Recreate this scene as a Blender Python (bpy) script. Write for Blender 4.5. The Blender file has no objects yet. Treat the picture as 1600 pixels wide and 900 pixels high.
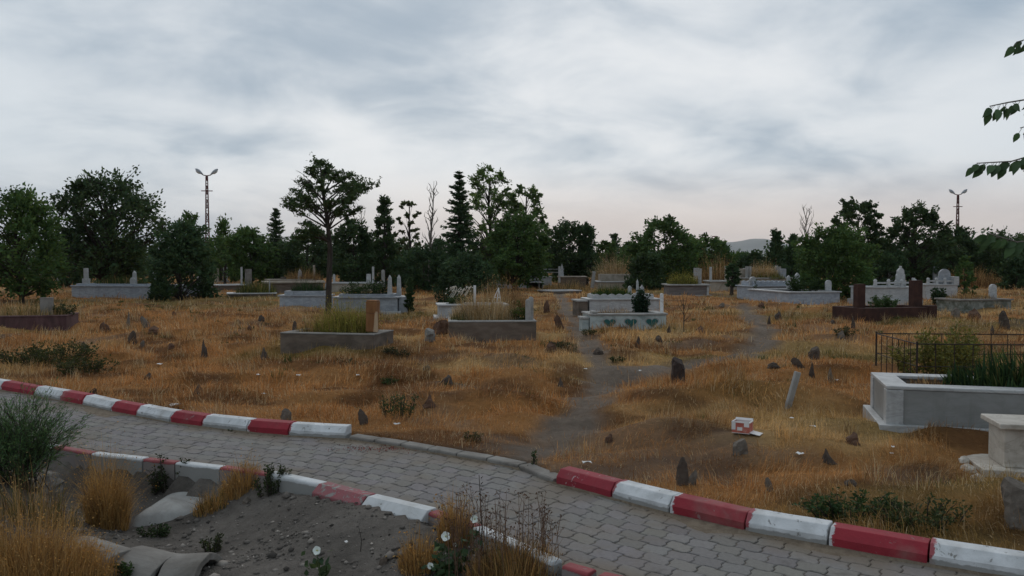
import bpy, math, random
import numpy as np
from mathutils import Vector
S = bpy.context.scene
COL = S.collection
R = math.radians
rnd = random.Random(7)
# ------------------------------------------------------------------ camera, sky, sun, exposure
FPX, CAMZ = 1333.0, 1.7
PITCH = math.atan(45 / FPX)
cam_d = bpy.data.cameras.new('camera'); cam = bpy.data.objects.new('camera', cam_d); COL.objects.link(cam)
cam_d.sensor_width = 36; cam_d.lens = 36 * FPX / 1600; cam_d.clip_start = 0.05; cam_d.clip_end = 20000
cam.location = (0, 0, CAMZ); cam.rotation_euler = (math.pi / 2 - PITCH, 0, 0)
S.camera = cam
SUN_EL, SUN_AZ = 38.0, -8.0          # sun behind cloud, ahead of the camera (azimuth clockwise from +Y)
SUN_STR, SKY_STR, EXPO = 0.6, 0.1, 0.0
S.view_settings.view_transform = 'Standard'; S.view_settings.look = 'None'
S.view_settings.gamma = 1; S.view_settings.use_curve_mapping = False
S.view_settings.exposure = EXPO

def nd(nt, typ, ins=None, **props):
    n = nt.nodes.new(typ)
    for k, v in props.items(): setattr(n, k, v)
    for k, v in (ins or {}).items():
        s = n.inputs[k]
        if isinstance(v, bpy.types.NodeSocket): nt.links.new(v, s)
        else: s.default_value = v
    return n
def mth(nt, op, a, b=0.0, c=None, clamp=False):
    n = nd(nt, 'ShaderNodeMath', {0: a, 1: b}, operation=op, use_clamp=clamp)
    if c is not None:
        if isinstance(c, bpy.types.NodeSocket): nt.links.new(c, n.inputs[2])
        else: n.inputs[2].default_value = c
    return n.outputs[0]
def c4(c): return (c[0], c[1], c[2], 1.0)
def mixc(nt, f, a, b, blend='MIX'):
    n = nt.nodes.new('ShaderNodeMix'); n.data_type = 'RGBA'; n.blend_type = blend
    for i, v in ((0, f), (6, a), (7, b)):
        if isinstance(v, bpy.types.NodeSocket): nt.links.new(v, n.inputs[i])
        else: n.inputs[i].default_value = v if i == 0 else c4(v)
    return n.outputs[2]
def smooth(nt, x, lo, hi):
    n = nd(nt, 'ShaderNodeMapRange', {0: x, 1: lo, 2: hi, 3: 0.0, 4: 1.0}, interpolation_type='SMOOTHSTEP')
    return n.outputs[0]
def fnoise(nt, vec, scale, detail=4.0, rough=.5, dist=0.0):
    return nd(nt, 'ShaderNodeTexNoise', {'Vector': vec, 'Scale': scale, 'Detail': detail, 'Roughness': rough, 'Distortion': dist}).outputs[0]

W = bpy.data.worlds.new('World'); S.world = W; W.use_nodes = True
nt = W.node_tree; nt.nodes.clear()
sky = nd(nt, 'ShaderNodeTexSky', sky_type='NISHITA', sun_disc=False)
sky.sun_elevation = R(SUN_EL); sky.sun_rotation = R(SUN_AZ); sky.air_density = 1; sky.dust_density = 2
dirv = nd(nt, 'ShaderNodeTexCoord').outputs['Generated']
sep = nd(nt, 'ShaderNodeSeparateXYZ', {0: dirv})
zc = mth(nt, 'MAXIMUM', sep.outputs[2], 0.0)
den = mth(nt, 'ADD', zc, 0.24)
cu = mth(nt, 'DIVIDE', sep.outputs[0], den); cv = mth(nt, 'DIVIDE', sep.outputs[1], den)
cp = nd(nt, 'ShaderNodeCombineXYZ', {0: mth(nt, 'ADD', mth(nt, 'MULTIPLY', cu, .80), mth(nt, 'MULTIPLY', cv, .20)), 1: mth(nt, 'ADD', mth(nt, 'MULTIPLY', cv, .78), mth(nt, 'MULTIPLY', cu, -.22)), 2: 11.7}).outputs[0]
big = fnoise(nt, cp, 1.15, 3, .5, .25)
mid = fnoise(nt, cp, 3.1, 5, .55, .35)
fin = fnoise(nt, cp, 9, 4, .5, .1)
cl = mth(nt, 'ADD', mth(nt, 'ADD', mth(nt, 'MULTIPLY', big, .62), mth(nt, 'MULTIPLY', mid, .40)), mth(nt, 'MULTIPLY', fin, .08))
clf = smooth(nt, cl, .37, .685)
def toward(px, py, lo, hi):
    v = Vector(((px - 800) / FPX, math.cos(PITCH) + (450 - py) / FPX * math.sin(PITCH), -math.sin(PITCH) + (450 - py) / FPX * math.cos(PITCH))).normalized()
    d = nd(nt, 'ShaderNodeVectorMath', {0: dirv, 1: tuple(v)}, operation='DOT_PRODUCT').outputs['Value']
    return smooth(nt, d, lo, hi)
cloud = mixc(nt, clf, (.275, .370, .470), (.595, .672, .735))
glow = toward(850, -40, .72, 1.0)                     # the veiled sun thins the cloud overhead
cloud = mixc(nt, mth(nt, 'MULTIPLY', glow, mth(nt, 'ADD', mth(nt, 'MULTIPLY', clf, .72), .14)), cloud, (.88, .89, .90))
warm = mth(nt, 'MULTIPLY', smooth(nt, sep.outputs[2], .12, .02), mth(nt, 'ADD', mth(nt, 'MULTIPLY', toward(1150, 400, .80, 1.0), .70), .24))
cloud = mixc(nt, warm, cloud, (.78, .68, .625))
cloud10 = nd(nt, 'ShaderNodeVectorMath', {0: cloud, 'Scale': 1.0 / SKY_STR}, operation='SCALE').outputs[0]
mixed = mixc(nt, .95, sky.outputs[0], cloud10)
bg = nd(nt, 'ShaderNodeBackground', {0: mixed, 1: SKY_STR})
nt.links.new(bg.outputs[0], nd(nt, 'ShaderNodeOutputWorld').inputs[0])
sd = bpy.data.lights.new('sun', 'SUN'); sd.energy = SUN_STR; sd.angle = R(60); sd.color = (1.0, .93, .86)
so = bpy.data.objects.new('sun', sd); COL.objects.link(so)
sv = Vector((math.sin(R(SUN_AZ)) * math.cos(R(SUN_EL)), math.cos(R(SUN_AZ)) * math.cos(R(SUN_EL)), math.sin(R(SUN_EL))))
so.rotation_euler = sv.to_track_quat('Z', 'Y').to_euler(); so.location = sv * 60

# ------------------------------------------------------------------ helpers: objects
def tag(o, label=None, cat=None, group=None, kind=None):
    if label: o['label'] = label
    if cat: o['category'] = cat
    if group: o['group'] = group
    if kind: o['kind'] = kind
    return o
def link(name, me, mat=None, parent=None):
    o = bpy.data.objects.new(name, me); COL.objects.link(o)
    if mat is not None: me.materials.append(mat)
    if parent is not None: o.parent = parent
    return o
def empty(name, loc, rz=0.0):
    o = bpy.data.objects.new(name, None); COL.objects.link(o); o.empty_display_size = .2
    o.location = loc; o.rotation_euler = (0, 0, rz); return o
def copy_thing(o, parent=None):
    c = o.copy(); COL.objects.link(c)
    if parent: c.parent = parent
    for ch in list(o.children): copy_thing(ch, c)
    return c
def npmesh(name, V, F, tint=None, smooth_=False):
    V = np.asarray(V, np.float32); F = np.asarray(F, np.int32); k = F.shape[1]
    me = bpy.data.meshes.new(name)
    me.vertices.add(len(V)); me.vertices.foreach_set('co', V.ravel())
    me.loops.add(F.size); me.loops.foreach_set('vertex_index', F.ravel())
    me.polygons.add(len(F)); me.polygons.foreach_set('loop_start', np.arange(len(F), dtype=np.int32) * k)
    me.update(calc_edges=True)
    if tint is not None:
        a = me.color_attributes.new('tint', 'FLOAT_COLOR', 'POINT')
        t = np.ones((len(V), 4), np.float32); t[:, :tint.shape[1]] = tint
        a.data.foreach_set('color', t.ravel())
    if smooth_: me.polygons.foreach_set('use_smooth', np.ones(len(F), bool))
    return me
class MB:
    def __init__(s): s.v = []; s.f = []
    def add(s, vs, fs):
        n = len(s.v); s.v += [tuple(q) for q in vs]; s.f += [tuple(i + n for i in q) for q in fs]; return s
    def box(s, x0, y0, z0, x1, y1, z1):
        return s.add([(x0,y0,z0),(x1,y0,z0),(x1,y1,z0),(x0,y1,z0),(x0,y0,z1),(x1,y0,z1),(x1,y1,z1),(x0,y1,z1)],
              [(3,2,1,0),(4,5,6,7),(0,1,5,4),(1,2,6,5),(2,3,7,6),(3,0,4,7)])
    def ring(s, x0, y0, x1, y1, t, z0, z1):             # hollow rectangular frame
        o = [(x0,y0),(x1,y0),(x1,y1),(x0,y1)]; i = [(x0+t,y0+t),(x1-t,y0+t),(x1-t,y1-t),(x0+t,y1-t)]
        vs = [(a,b,z0) for a,b in o]+[(a,b,z1) for a,b in o]+[(a,b,z0) for a,b in i]+[(a,b,z1) for a,b in i]
        fs = []
        for k in range(4):
            n = (k+1) % 4
            fs += [(k,n,4+n,4+k),(8+n,8+k,12+k,12+n),(4+k,4+n,12+n,12+k),(n,k,8+k,8+n)]
        return s.add(vs, fs)
    def prism(s, outline, y0, y1):                      # outline in x,z extruded along y
        n = len(outline)
        vs = [(x,y0,z) for x,z in outline]+[(x,y1,z) for x,z in outline]
        fs = [tuple(range(n)), tuple(range(2*n-1, n-1, -1))]+[(k,n+k,n+(k+1)%n,(k+1)%n) for k in range(n)]
        return s.add(vs, fs)
    def frustum(s, cx, cy, z0, z1, a0, b0, a1, b1):
        return s.add([(cx-a0,cy-b0,z0),(cx+a0,cy-b0,z0),(cx+a0,cy+b0,z0),(cx-a0,cy+b0,z0),(cx-a1,cy-b1,z1),(cx+a1,cy-b1,z1),(cx+a1,cy+b1,z1),(cx-a1,cy+b1,z1)],
              [(3,2,1,0),(4,5,6,7),(0,1,5,4),(1,2,6,5),(2,3,7,6),(3,0,4,7)])
    def tube(s, pts, rad, n=6, cap=True):
        pts = [Vector(p) for p in pts]; base = len(s.v); m = len(pts)
        up = Vector((.31,.17,.93)).normalized()
        for k, p in enumerate(pts):
            d = (pts[min(k+1,m-1)] - pts[max(k-1,0)])
            d = d.normalized() if d.length > 1e-9 else Vector((0,0,1))
            a = d.cross(up)
            if a.length < .1: a = d.cross(Vector((1,0,0)))
            a.normalize(); b = d.cross(a)
            r = rad[k] if hasattr(rad, '__len__') else rad
            for j in range(n):
                t = 2*math.pi*j/n; s.v.append(tuple(p + (a*math.cos(t)+b*math.sin(t))*r))
        for k in range(m-1):
            for j in range(n):
                q = (j+1) % n
                s.f.append((base+k*n+j, base+k*n+q, base+(k+1)*n+q, base+(k+1)*n+j))
        if cap:
            s.f.append(tuple(base+j for j in range(n-1,-1,-1))); s.f.append(tuple(base+(m-1)*n+j for j in range(n)))
        return s
    def mesh(s, name):
        me = bpy.data.meshes.new(name); me.from_pydata(s.v, [], s.f); me.update(); return me
    def build(s, name, mat, parent=None, bevel=0.0, smooth_=False):
        me = s.mesh(name); o = link(name, me, mat, parent)
        if smooth_: me.polygons.foreach_set('use_smooth', np.ones(len(me.polygons), bool))
        if bevel:
            b = o.modifiers.new('bevel', 'BEVEL'); b.width = bevel; b.segments = 2; b.limit_method = 'ANGLE'; b.angle_limit = R(40)
        return o

# ------------------------------------------------------------------ picture <-> ground
def ray(px, py):
    u = (450 - py) / FPX; x = (px - 800) / FPX
    return np.array([x, math.cos(PITCH) + u*math.sin(PITCH), -math.sin(PITCH) + u*math.cos(PITCH)])
def P(px, py, z=0.0):
    d = ray(px, py); t = (z - CAMZ) / d[2]; return (d[0]*t, d[1]*t)
def PD(px, py, y):                                       # the point of that sight line at depth y
    d = ray(px, py); t = y / d[1]; return Vector((d[0]*t, y, CAMZ + d[2]*t))
def frac(a): return a - np.floor(a)
def vn(x, y, s=0):
    x = np.asarray(x, float); y = np.asarray(y, float)
    xi = np.floor(x); yi = np.floor(y); fx = x-xi; fy = y-yi
    fx = fx*fx*(3-2*fx); fy = fy*fy*(3-2*fy)
    h = lambda a, b: frac(np.sin(a*127.1 + b*311.7 + s*74.7) * 43758.5453)
    return (h(xi,yi)*(1-fx)+h(xi+1,yi)*fx)*(1-fy) + (h(xi,yi+1)*(1-fx)+h(xi+1,yi+1)*fx)*fy
def fbm(x, y, s=0, o=3):
    t = 0; a = .5; n = 0
    for k in range(o): t = t + a*vn(x*2**k, y*2**k, s+k); n += a; a *= .5
    return t/n
def sstep(a, lo, hi):
    t = np.clip((np.asarray(a, float)-lo)/(hi-lo), 0, 1); return t*t*(3-2*t)

FAR_L = [(0,610),(52,619),(93,627),(128,634),(173,644),(212,651),(265,661),(315,668),(385,676),(450,682),(540,687)]
FAR_M = [(540,689),(640,702),(700,713),(766,724),(820,736),(868,752)]
FAR_R = [(868,757),(955,780),(1045,804),(1163,832),(1293,856),(1450,884),(1622,913)]
NEAR = [(50,688),(97,693),(155,703),(235,712),(285,717),(355,724),(432,735),(514,752),(590,771),(685,793),(755,817),(815,842),(880,871),(945,888),(1020,906)]
far_pts = [P(*q) for q in FAR_L] + [P(*q) for q in FAR_M[1:-1]] + [P(*q) for q in FAR_R]
far_pts = [(-20,19.6),(-13,15.2),(-9.5,12.9)] + far_pts + [(3.9,3.55),(6,2.2),(10,.2),(16,-2.5)]
near_pts = [P(*q, .06) for q in NEAR]
near_pts = [(-20,16.6),(-13,12.6),(-9,10.2),(-6.3,8.7)] + near_pts + [(1.6,3.75),(2.6,3.0),(4.4,1.8),(8,-.3),(15,-4)]
FX = np.array([p[0] for p in far_pts]); FY = np.array([p[1] for p in far_pts])
NX = np.array([p[0] for p in near_pts]); NY = np.array([p[1] for p in near_pts])
def Ff(x): return np.interp(x, FX, FY)
def Nf(x): return np.interp(x, NX, NY)
def trailpts(px): return [P(a, b) for a, b in px]
TRAILS = [(trailpts([(790,738),(850,704),(884,678),(906,650),(936,615),(946,592),(930,565),(913,540),(901,515),(887,492),(880,472),(872,455)]), .165),
          (trailpts([(940,598),(1000,584),(1080,574),(1150,566),(1188,548),(1192,522),(1176,500),(1160,480)]), .21)]
def trail_d(x, y):                                       # distance beyond the trodden line, in metres
    best = np.full(np.shape(x), 99.0)
    for pts, w in TRAILS:
        for (ax, ay), (bx, by) in zip(pts[:-1], pts[1:]):
            dx, dy = bx-ax, by-ay
            t = np.clip(((x-ax)*dx+(y-ay)*dy)/(dx*dx+dy*dy), 0, 1)
            best = np.minimum(best, np.hypot((x-ax-t*dx), (y-ay-t*dy)*.8) - w)
    return best
MOUNDS = []                                             # (x, y, rx, ry, h) filled in just below
def mound(px, py, rx, ry, h): x, y = P(px, py); MOUNDS.append((x, y, rx, ry, h))
for q in [(530,585,1.3,.55,.14),(1150,628,1.2,.6,.18),(1270,640,.9,.5,.10),(1190,720,.8,.4,.10),(300,590,1.2,.5,-.12),(180,540,1.9,.7,.12),
          (850,600,1.0,.5,.10),(760,575,1.1,.5,.08),(690,640,.9,.4,.10),(1090,520,1.6,.8,.10),(1250,480,2.2,.9,.10),(1330,470,2.2,1.0,.10),
          (1010,545,1.2,.6,.08),(430,515,1.4,.7,.10),(1510,452,4.0,4.0,.45),(1420,545,1.4,.7,.08)]: mound(*q)
def H(x, y):
    x = np.asarray(x, float); y = np.asarray(y, float)
    df = (y - Ff(x)) * .82; dn = (Nf(x) - y) * .85
    fade = 1 - .75*sstep(y, 22, 60)
    f = (fbm(x/1.5, y/.8, 3, 3)-.5)*.44 + (fbm(x/.55, y/.36, 9, 2)-.5)*.15
    for mx, my, rx, ry, h in MOUNDS: f = f + h*np.exp(-((x-mx)/rx)**2 - ((y-my)/ry)**2)
    f = .045 + f*fade*sstep(df, .25, 1.6)
    for px_, py_, rx, ry in ((5.05,8.75,1.5,.95),(4.55,6.75,1.0,.75)):   # level pads the two near graves stand on
        wq = np.exp(-(((x-px_)/rx)**2 + ((y-py_)/ry)**2)**2); f = f*(1-wq)
    td = trail_d(x, y); f = f - .03*(1-sstep(td, -.1, .35))*sstep(df, .3, .9)
    base = -.10 - .13*sstep(dn, .05, .9) - .16*np.exp(-((x+2.9)/1.0)**2)*np.exp(-((dn-.55)/.5)**2)
    base = base + .13*np.exp(-((x+1.05)/.80)**2)*(1-sstep(dn, .2, 1.6)) + (fbm(x/.7, y/.7, 21, 3)-.5)*.07 + (fbm(x/.16, y/.16, 22, 2)-.5)*.03
    base = base + .05*np.exp(-((x-.1)/.55)**2)*sstep(dn, .2, .7) + .25*np.exp(-((x+4.3)/1.3)**2)*sstep(dn, .3, .9)
    z = np.where(df > .115, f, np.where(dn > .12, base, -.055))
    return z
_T = np.concatenate([np.linspace(2.5, 14, 900), np.linspace(14, 40, 900), np.geomspace(40, 400, 500)])
def PG(px, py):                                          # first ground point on the sight line
    d = ray(px, py); x = d[0]*_T; y = d[1]*_T; z = CAMZ + d[2]*_T
    g = np.nonzero(z <= H(x, y))[0]
    if len(g) == 0: X, Y = P(px, py); return Vector((X, Y, float(H(X, Y))))
    k = g[0]; return Vector((x[k], y[k], float(H(x[k], y[k]))))
def hz(x, y): return float(H(x, y))
FOOT = []                                                # grave footprints, kept clear of the turf

# ------------------------------------------------------------------ materials
def newmat(name):
    m = bpy.data.materials.new(name); m.use_nodes = True; nt = m.node_tree; nt.nodes.clear()
    o = nd(nt, 'ShaderNodeOutputMaterial'); return m, nt, o
def finish(nt, o, col, rough, hgt=None, bump=.3, bdist=.01, spec=.3, transl=0.0):
    p = nd(nt, 'ShaderNodeBsdfPrincipled', {'Base Color': col, 'Roughness': rough, 'Specular IOR Level': spec})
    if hgt is not None:
        b = nd(nt, 'ShaderNodeBump', {'Strength': bump, 'Distance': bdist, 'Height': hgt}); nt.links.new(b.outputs[0], p.inputs['Normal'])
    sh = p.outputs[0]
    if transl:
        t = nd(nt, 'ShaderNodeBsdfTranslucent', {'Color': col})
        sh = nd(nt, 'ShaderNodeMixShader', {0: transl, 1: sh, 2: t.outputs[0]}).outputs[0]
    nt.links.new(sh, o.inputs[0]); return p
def surf(name, c1, c2, scale=5.0, rough=.85, c3=None, stain=.5, sscale=1.5, bump=.35, bscale=45.0, bdist=.006, stretch=(1,1,1), spec=.3, speck=None):
    m, nt, o = newmat(name)
    pos = nd(nt, 'ShaderNodeNewGeometry').outputs['Position']
    if stretch != (1,1,1): pos = nd(nt, 'ShaderNodeMapping', {'Vector': pos, 'Scale': stretch}).outputs[0]
    n1 = smooth(nt, fnoise(nt, pos, scale, 6, .6, .4), .33, .67)
    col = mixc(nt, n1, c1, c2)
    if c3 is not None:
        n2 = smooth(nt, fnoise(nt, pos, sscale, 7, .65, .8), 1-stain-.12, 1-stain+.12); col = mixc(nt, mth(nt,'MULTIPLY',n2,.85), col, c3)
    if speck is not None:
        n4 = smooth(nt, fnoise(nt, pos, scale*14, 3, .6), .60, .70); col = mixc(nt, n4, col, speck)
    n3 = mth(nt, 'ADD', fnoise(nt, pos, bscale, 5, .6), mth(nt, 'MULTIPLY', fnoise(nt, pos, bscale*.18, 4, .6), 1.4))
    finish(nt, o, col, rough, n3, bump, bdist, spec); return m
def tintmat(name, rough=.75, transl=.22, spec=.2, var=.35, scale=3.0):
    m, nt, o = newmat(name)
    a = nd(nt, 'ShaderNodeAttribute', attribute_name='tint').outputs['Color']
    pos = nd(nt, 'ShaderNodeNewGeometry').outputs['Position']
    v = mth(nt, 'ADD', mth(nt, 'MULTIPLY', fnoise(nt, pos, scale, 4, .6), 2*var), 1-var)
    col = nd(nt, 'ShaderNodeVectorMath', {0: a, 'Scale': v}, operation='SCALE').outputs[0]
    finish(nt, o, col, rough, None, spec=spec, transl=transl); return m
def marble(name, c1, c2, vein, rough=.5, stain=None, panels=False):
    m, nt, o = newmat(name)
    pos = nd(nt, 'ShaderNodeNewGeometry').outputs['Position']
    st = nd(nt, 'ShaderNodeMapping', {'Vector': pos, 'Scale': (1, 1, 2.6), 'Rotation': (0, .35, .2)}).outputs[0]
    n1 = smooth(nt, fnoise(nt, st, 2.2, 7, .62, 1.4), .34, .66)
    col = mixc(nt, n1, c1, c2)
    vv = mth(nt, 'ABSOLUTE', mth(nt, 'SUBTRACT', fnoise(nt, st, 1.6, 8, .62, 2.2), .5))
    col = mixc(nt, mth(nt, 'MULTIPLY', smooth(nt, vv, .035, .0), .55), col, vein)
    if stain: 
        drip = nd(nt, 'ShaderNodeMapping', {'Vector': pos, 'Scale': (5, 5, .5)}).outputs[0]
        n2 = smooth(nt, fnoise(nt, drip, 1.6, 6, .65, .3), .50, .74); col = mixc(nt, mth(nt,'MULTIPLY',n2,.6), col, stain)
    finish(nt, o, col, rough, fnoise(nt, pos, 30, 5, .6), .12, .004, .35); return m
def paint(name, c, c2, chip=(.23,.22,.20), amount=.40, lowline=None, spill=None):
    m, nt, o = newmat(name)
    pos = nd(nt, 'ShaderNodeNewGeometry').outputs['Position']
    z = nd(nt, 'ShaderNodeSeparateXYZ', {0: pos}).outputs[2]
    col = mixc(nt, smooth(nt, fnoise(nt, pos, 5, 6, .65, .5), .32, .7), c, c2)
    dust = smooth(nt, fnoise(nt, pos, 2.3, 6, .6, .6), .52, .75); col = mixc(nt, mth(nt,'MULTIPLY',dust,.55), col, (.24,.20,.165))
    if spill is not None:                                # the brush ran over the joint from the neighbouring stone
        ox = nd(nt, 'ShaderNodeSeparateXYZ', {0: nd(nt, 'ShaderNodeTexCoord').outputs['Object']}).outputs[0]
        e_ = mth(nt, 'ADD', ox, mth(nt, 'MULTIPLY', mth(nt, 'SUBTRACT', fnoise(nt, pos, 9, 6, .75), .5), .13))
        col = mixc(nt, smooth(nt, e_, .030, .022), col, spill)
    f = fnoise(nt, pos, 17, 8, .72, .5)
    ch = smooth(nt, f, 1-amount, 1-amount+.035)
    if lowline is not None:                              # where the brush stopped short of the paving
        edge = mth(nt, 'ADD', z, mth(nt, 'MULTIPLY', mth(nt, 'SUBTRACT', fnoise(nt, pos, 6.0, 7, .7), .5), .05))
        ch = mth(nt, 'MAXIMUM', ch, mth(nt, 'MULTIPLY', smooth(nt, edge, lowline+.005, lowline-.005), .85))
    col = mixc(nt, ch, col, chip)
    hgt = mth(nt, 'ADD', mth(nt,'MULTIPLY',fnoise(nt, pos, 70, 4, .6),.5), mth(nt, 'SUBTRACT', mth(nt,'MULTIPLY',fnoise(nt, pos, 9, 4, .6),1.3), mth(nt,'MULTIPLY',ch,.6)))
    finish(nt, o, col, .72, hgt, .45, .006, .3); return m
M = {}
M['leaf'] = tintmat('leaf', .7, .32, .18, .45, 2.0)
M['thin_leaf'] = tintmat('thin_leaf', .7, .5, .18, .35, 2.0)
M['grass'] = tintmat('grass_blade', .85, .18, .1, .35, 1.7)
M['bark'] = surf('bark', (.030,.023,.018), (.060,.047,.037), 9, .95, bump=.8, bscale=30, stretch=(1,1,.25))
M['graybark'] = surf('gray_bark', (.14,.115,.095), (.22,.19,.16), 9, .95, bump=.8, bscale=30, stretch=(1,1,.25))
M['white_paint'] = paint('white_kerb_paint', (.64,.64,.64), (.46,.46,.455), amount=.405, lowline=.038, spill=(.30,.07,.08))
M['red_paint'] = paint('red_kerb_paint', (.29,.022,.034), (.21,.018,.026), chip=(.25,.15,.14), amount=.39, lowline=.008, spill=(.52,.50,.50))
M['scratched_red'] = paint('scratched_red_paint', (.28,.022,.034), (.22,.025,.035), chip=(.40,.27,.27), amount=.40)
M['faded_red'] = paint('faded_red_paint', (.27,.07,.08), (.22,.10,.10), chip=(.23,.205,.19), amount=.47)
M['near_white'] = paint('worn_white_paint', (.60,.60,.60), (.46,.46,.45), amount=.36, lowline=.030)
M['ramp_white'] = paint('ramp_white_paint', (.56,.56,.56), (.44,.44,.43), amount=.36, lowline=-.2)
M['near_red'] = paint('worn_red_paint', (.27,.05,.055), (.22,.06,.06), amount=.38, lowline=.030)
M['concrete'] = surf('concrete', (.175,.155,.135), (.25,.23,.205), 4, .92, (.10,.085,.07), .42, 1.4, bump=.5)
M['light_concrete'] = surf('light_concrete', (.27,.255,.235), (.37,.355,.33), 4, .9, (.17,.15,.13), .38, 1.6, bump=.5)
M['brown_concrete'] = surf('brown_concrete', (.125,.092,.070), (.175,.136,.106), 3.5, .93, (.08,.065,.05), .42, 1.5, bump=.6, stretch=(1,1,2.2))
M['block'] = surf('block_wall', (.15,.125,.115), (.21,.18,.165), 3, .93, (.085,.07,.06), .40, 1.1, bump=.6, stretch=(.6,.6,4))
M['beige'] = surf('beige_plaster', (.31,.26,.205), (.40,.345,.28), 4, .92, (.20,.16,.12), .40, 1.5, bump=.4)
M['rust_stone'] = surf('dark_red_stone', (.042,.018,.013), (.070,.030,.021), 5, .9, (.035,.018,.014), .42, 2, bump=.6)
M['maroon'] = surf('maroon_brick', (.085,.040,.040), (.13,.070,.068), 4, .9, (.05,.028,.026), .42, 2.5, bump=.5, stretch=(1.5,1,.6))
M['moss_stone'] = surf('mossy_stone', (.17,.175,.15), (.27,.27,.245), 6, .95, (.07,.075,.05), .47, 3.5, bump=.9, bscale=16, bdist=.02)
M['marble'] = marble('gray_white_marble', (.355,.35,.34), (.465,.46,.45), (.25,.245,.24), stain=(.28,.27,.255))
M['blue_marble'] = marble('blue_gray_marble', (.29,.31,.34), (.40,.425,.46), (.20,.215,.245), stain=(.24,.245,.26))
M['gray_marble'] = marble('dark_gray_marble', (.245,.255,.27), (.35,.36,.375), (.18,.185,.20), stain=(.20,.195,.19))
M['cream_marble'] = marble('cream_marble', (.42,.37,.31), (.53,.485,.42), (.30,.26,.21), stain=(.30,.25,.20))
M['green_plaster'] = surf('pale_green_paint', (.35,.385,.37), (.46,.50,.48), 5, .85, (.19,.225,.21), .43, 3, bump=.35)
M['teal'] = surf('teal_paint', (.018,.085,.080), (.03,.12,.11), 12, .75)
M['wood'] = surf('weathered_orange_wood', (.20,.085,.030), (.28,.135,.055), 10, .85, (.09,.035,.015), .42, 4, bump=.7, bscale=30, stretch=(1,1,.15))
M['pale_wood'] = surf('split_pale_wood', (.40,.27,.16), (.50,.36,.23), 10, .85, bump=.6, bscale=30, stretch=(1,1,.15))  # paler wood colour standing in for light on the post's right side
M['stump'] = surf('charred_stump_wood', (.035,.024,.020), (.065,.045,.036), 12, .95, bump=1, bscale=25, bdist=.02, stretch=(1,1,.2))
M['rock'] = surf('dark_field_stone', (.055,.040,.031), (.100,.075,.058), 9, .95, (.15,.12,.09), .36, 10, bump=.9, bscale=30, bdist=.012)
M['gray_rock'] = surf('gray_field_stone', (.115,.093,.074), (.18,.15,.122), 9, .95, (.07,.055,.042), .40, 8, bump=.9, bscale=30, bdist=.012)
M['red_rock'] = surf('brown_field_stone', (.095,.050,.031), (.14,.078,.050), 9, .95, (.07,.04,.03), .40, 8, bump=.9, bscale=30, bdist=.012)
M['soil'] = surf('soil', (.085,.066,.05), (.135,.105,.08), 8, .97, bump=1, bscale=25, bdist=.02)
M['iron'] = surf('rusty_black_iron', (.020,.016,.014), (.045,.028,.02), 20, .7, bump=.3)
M['mast'] = surf('brown_painted_steel', (.095,.032,.027), (.15,.05,.042), 6, .6, bump=.2)
M['lamp_gray'] = surf('gray_lamp_shell', (.30,.31,.33), (.40,.41,.43), 6, .45, bump=.1)
M['lamp_glass'] = surf('dull_lamp_glass', (.42,.40,.36), (.50,.48,.44), 9, .3, bump=.05)
M['white_metal'] = surf('white_painted_metal', (.62,.61,.60), (.74,.73,.72), 9, .5, (.36,.32,.28), .36, 6, bump=.15)
M['green_metal'] = surf('green_painted_metal', (.03,.09,.08), (.05,.12,.10), 9, .5, bump=.15)
M['carton_white'] = surf('white_carton', (.66,.63,.60), (.76,.73,.70), 12, .7, (.45,.38,.33), .35, 9, bump=.15)
M['carton_red'] = surf('red_carton_print', (.42,.10,.07), (.50,.15,.11), 14, .65, (.62,.45,.38), .34, 18, bump=.15)
M['scrap'] = surf('white_paper', (.62,.60,.57), (.76,.74,.71), 12, .8, bump=.2)
M['petal'] = surf('white_petal', (.66,.70,.62), (.78,.80,.74), 25, .7, bump=.2)
M['pale_wood_dry'] = surf('dry_white_stalk', (.50,.45,.37), (.62,.57,.48), 12, .85, bump=.3)
# ------------------------------------------------------------------ the ground, one sheet to the horizon
def axis(lo, hi, s0, g):
    a = [0.0]
    while a[-1] < hi: a.append(a[-1] + max(s0, g*abs(a[-1])))
    b = [0.0]
    while b[-1] > lo: b.append(b[-1] - max(s0, g*abs(b[-1])))
    return np.array(b[:0:-1] + a)
gx = axis(-5400, 5400, .10, .024)
gy = np.concatenate([-np.geomspace(60, .6, 14), np.arange(0, 3, .3), np.arange(3, 9, .075), 9 + (axis(0, 5200, .1, .018)[1:])])
gy = np.unique(np.round(np.concatenate([gy[gy < 9], 9*np.power(1.0105, np.arange(0, 620))]), 4))
gy = gy[gy < 5600]
XX, YY = np.meshgrid(gx, gy); xs = XX.ravel(); ys = YY.ravel()
V = np.stack([xs, ys, H(xs, ys)], 1)
nx, ny = len(gx), len(gy); I = np.arange(nx*ny).reshape(ny, nx)
F = np.stack([I[:-1,:-1], I[:-1,1:], I[1:,1:], I[1:,:-1]], -1).reshape(-1, 4)
def field_tone(x, y):                                    # the true colour of thatch and soil at a spot
    a = fbm(x/2.6, y/1.5, 31, 4)[:, None]; b = fbm(x/.8, y/.5, 41, 3)[:, None]; g = fbm(x/3.5, y/2.4, 57, 3)[:, None]
    ora = np.array([.51,.242,.084]); straw = np.array([.62,.385,.160]); brn = np.array([.205,.092,.037]); grn = np.array([.20,.165,.050])
    c = ora + (straw-ora)*sstep(a, .48, .72)
    c = c + (brn-c)*sstep(b, .49, .66)*.85
    return c + (grn-c)*sstep(g, .55, .72)*.7
df = (ys - Ff(xs))*.82; dn = (Nf(xs) - ys)*.85
tone = field_tone(xs, ys)*.62
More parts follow.
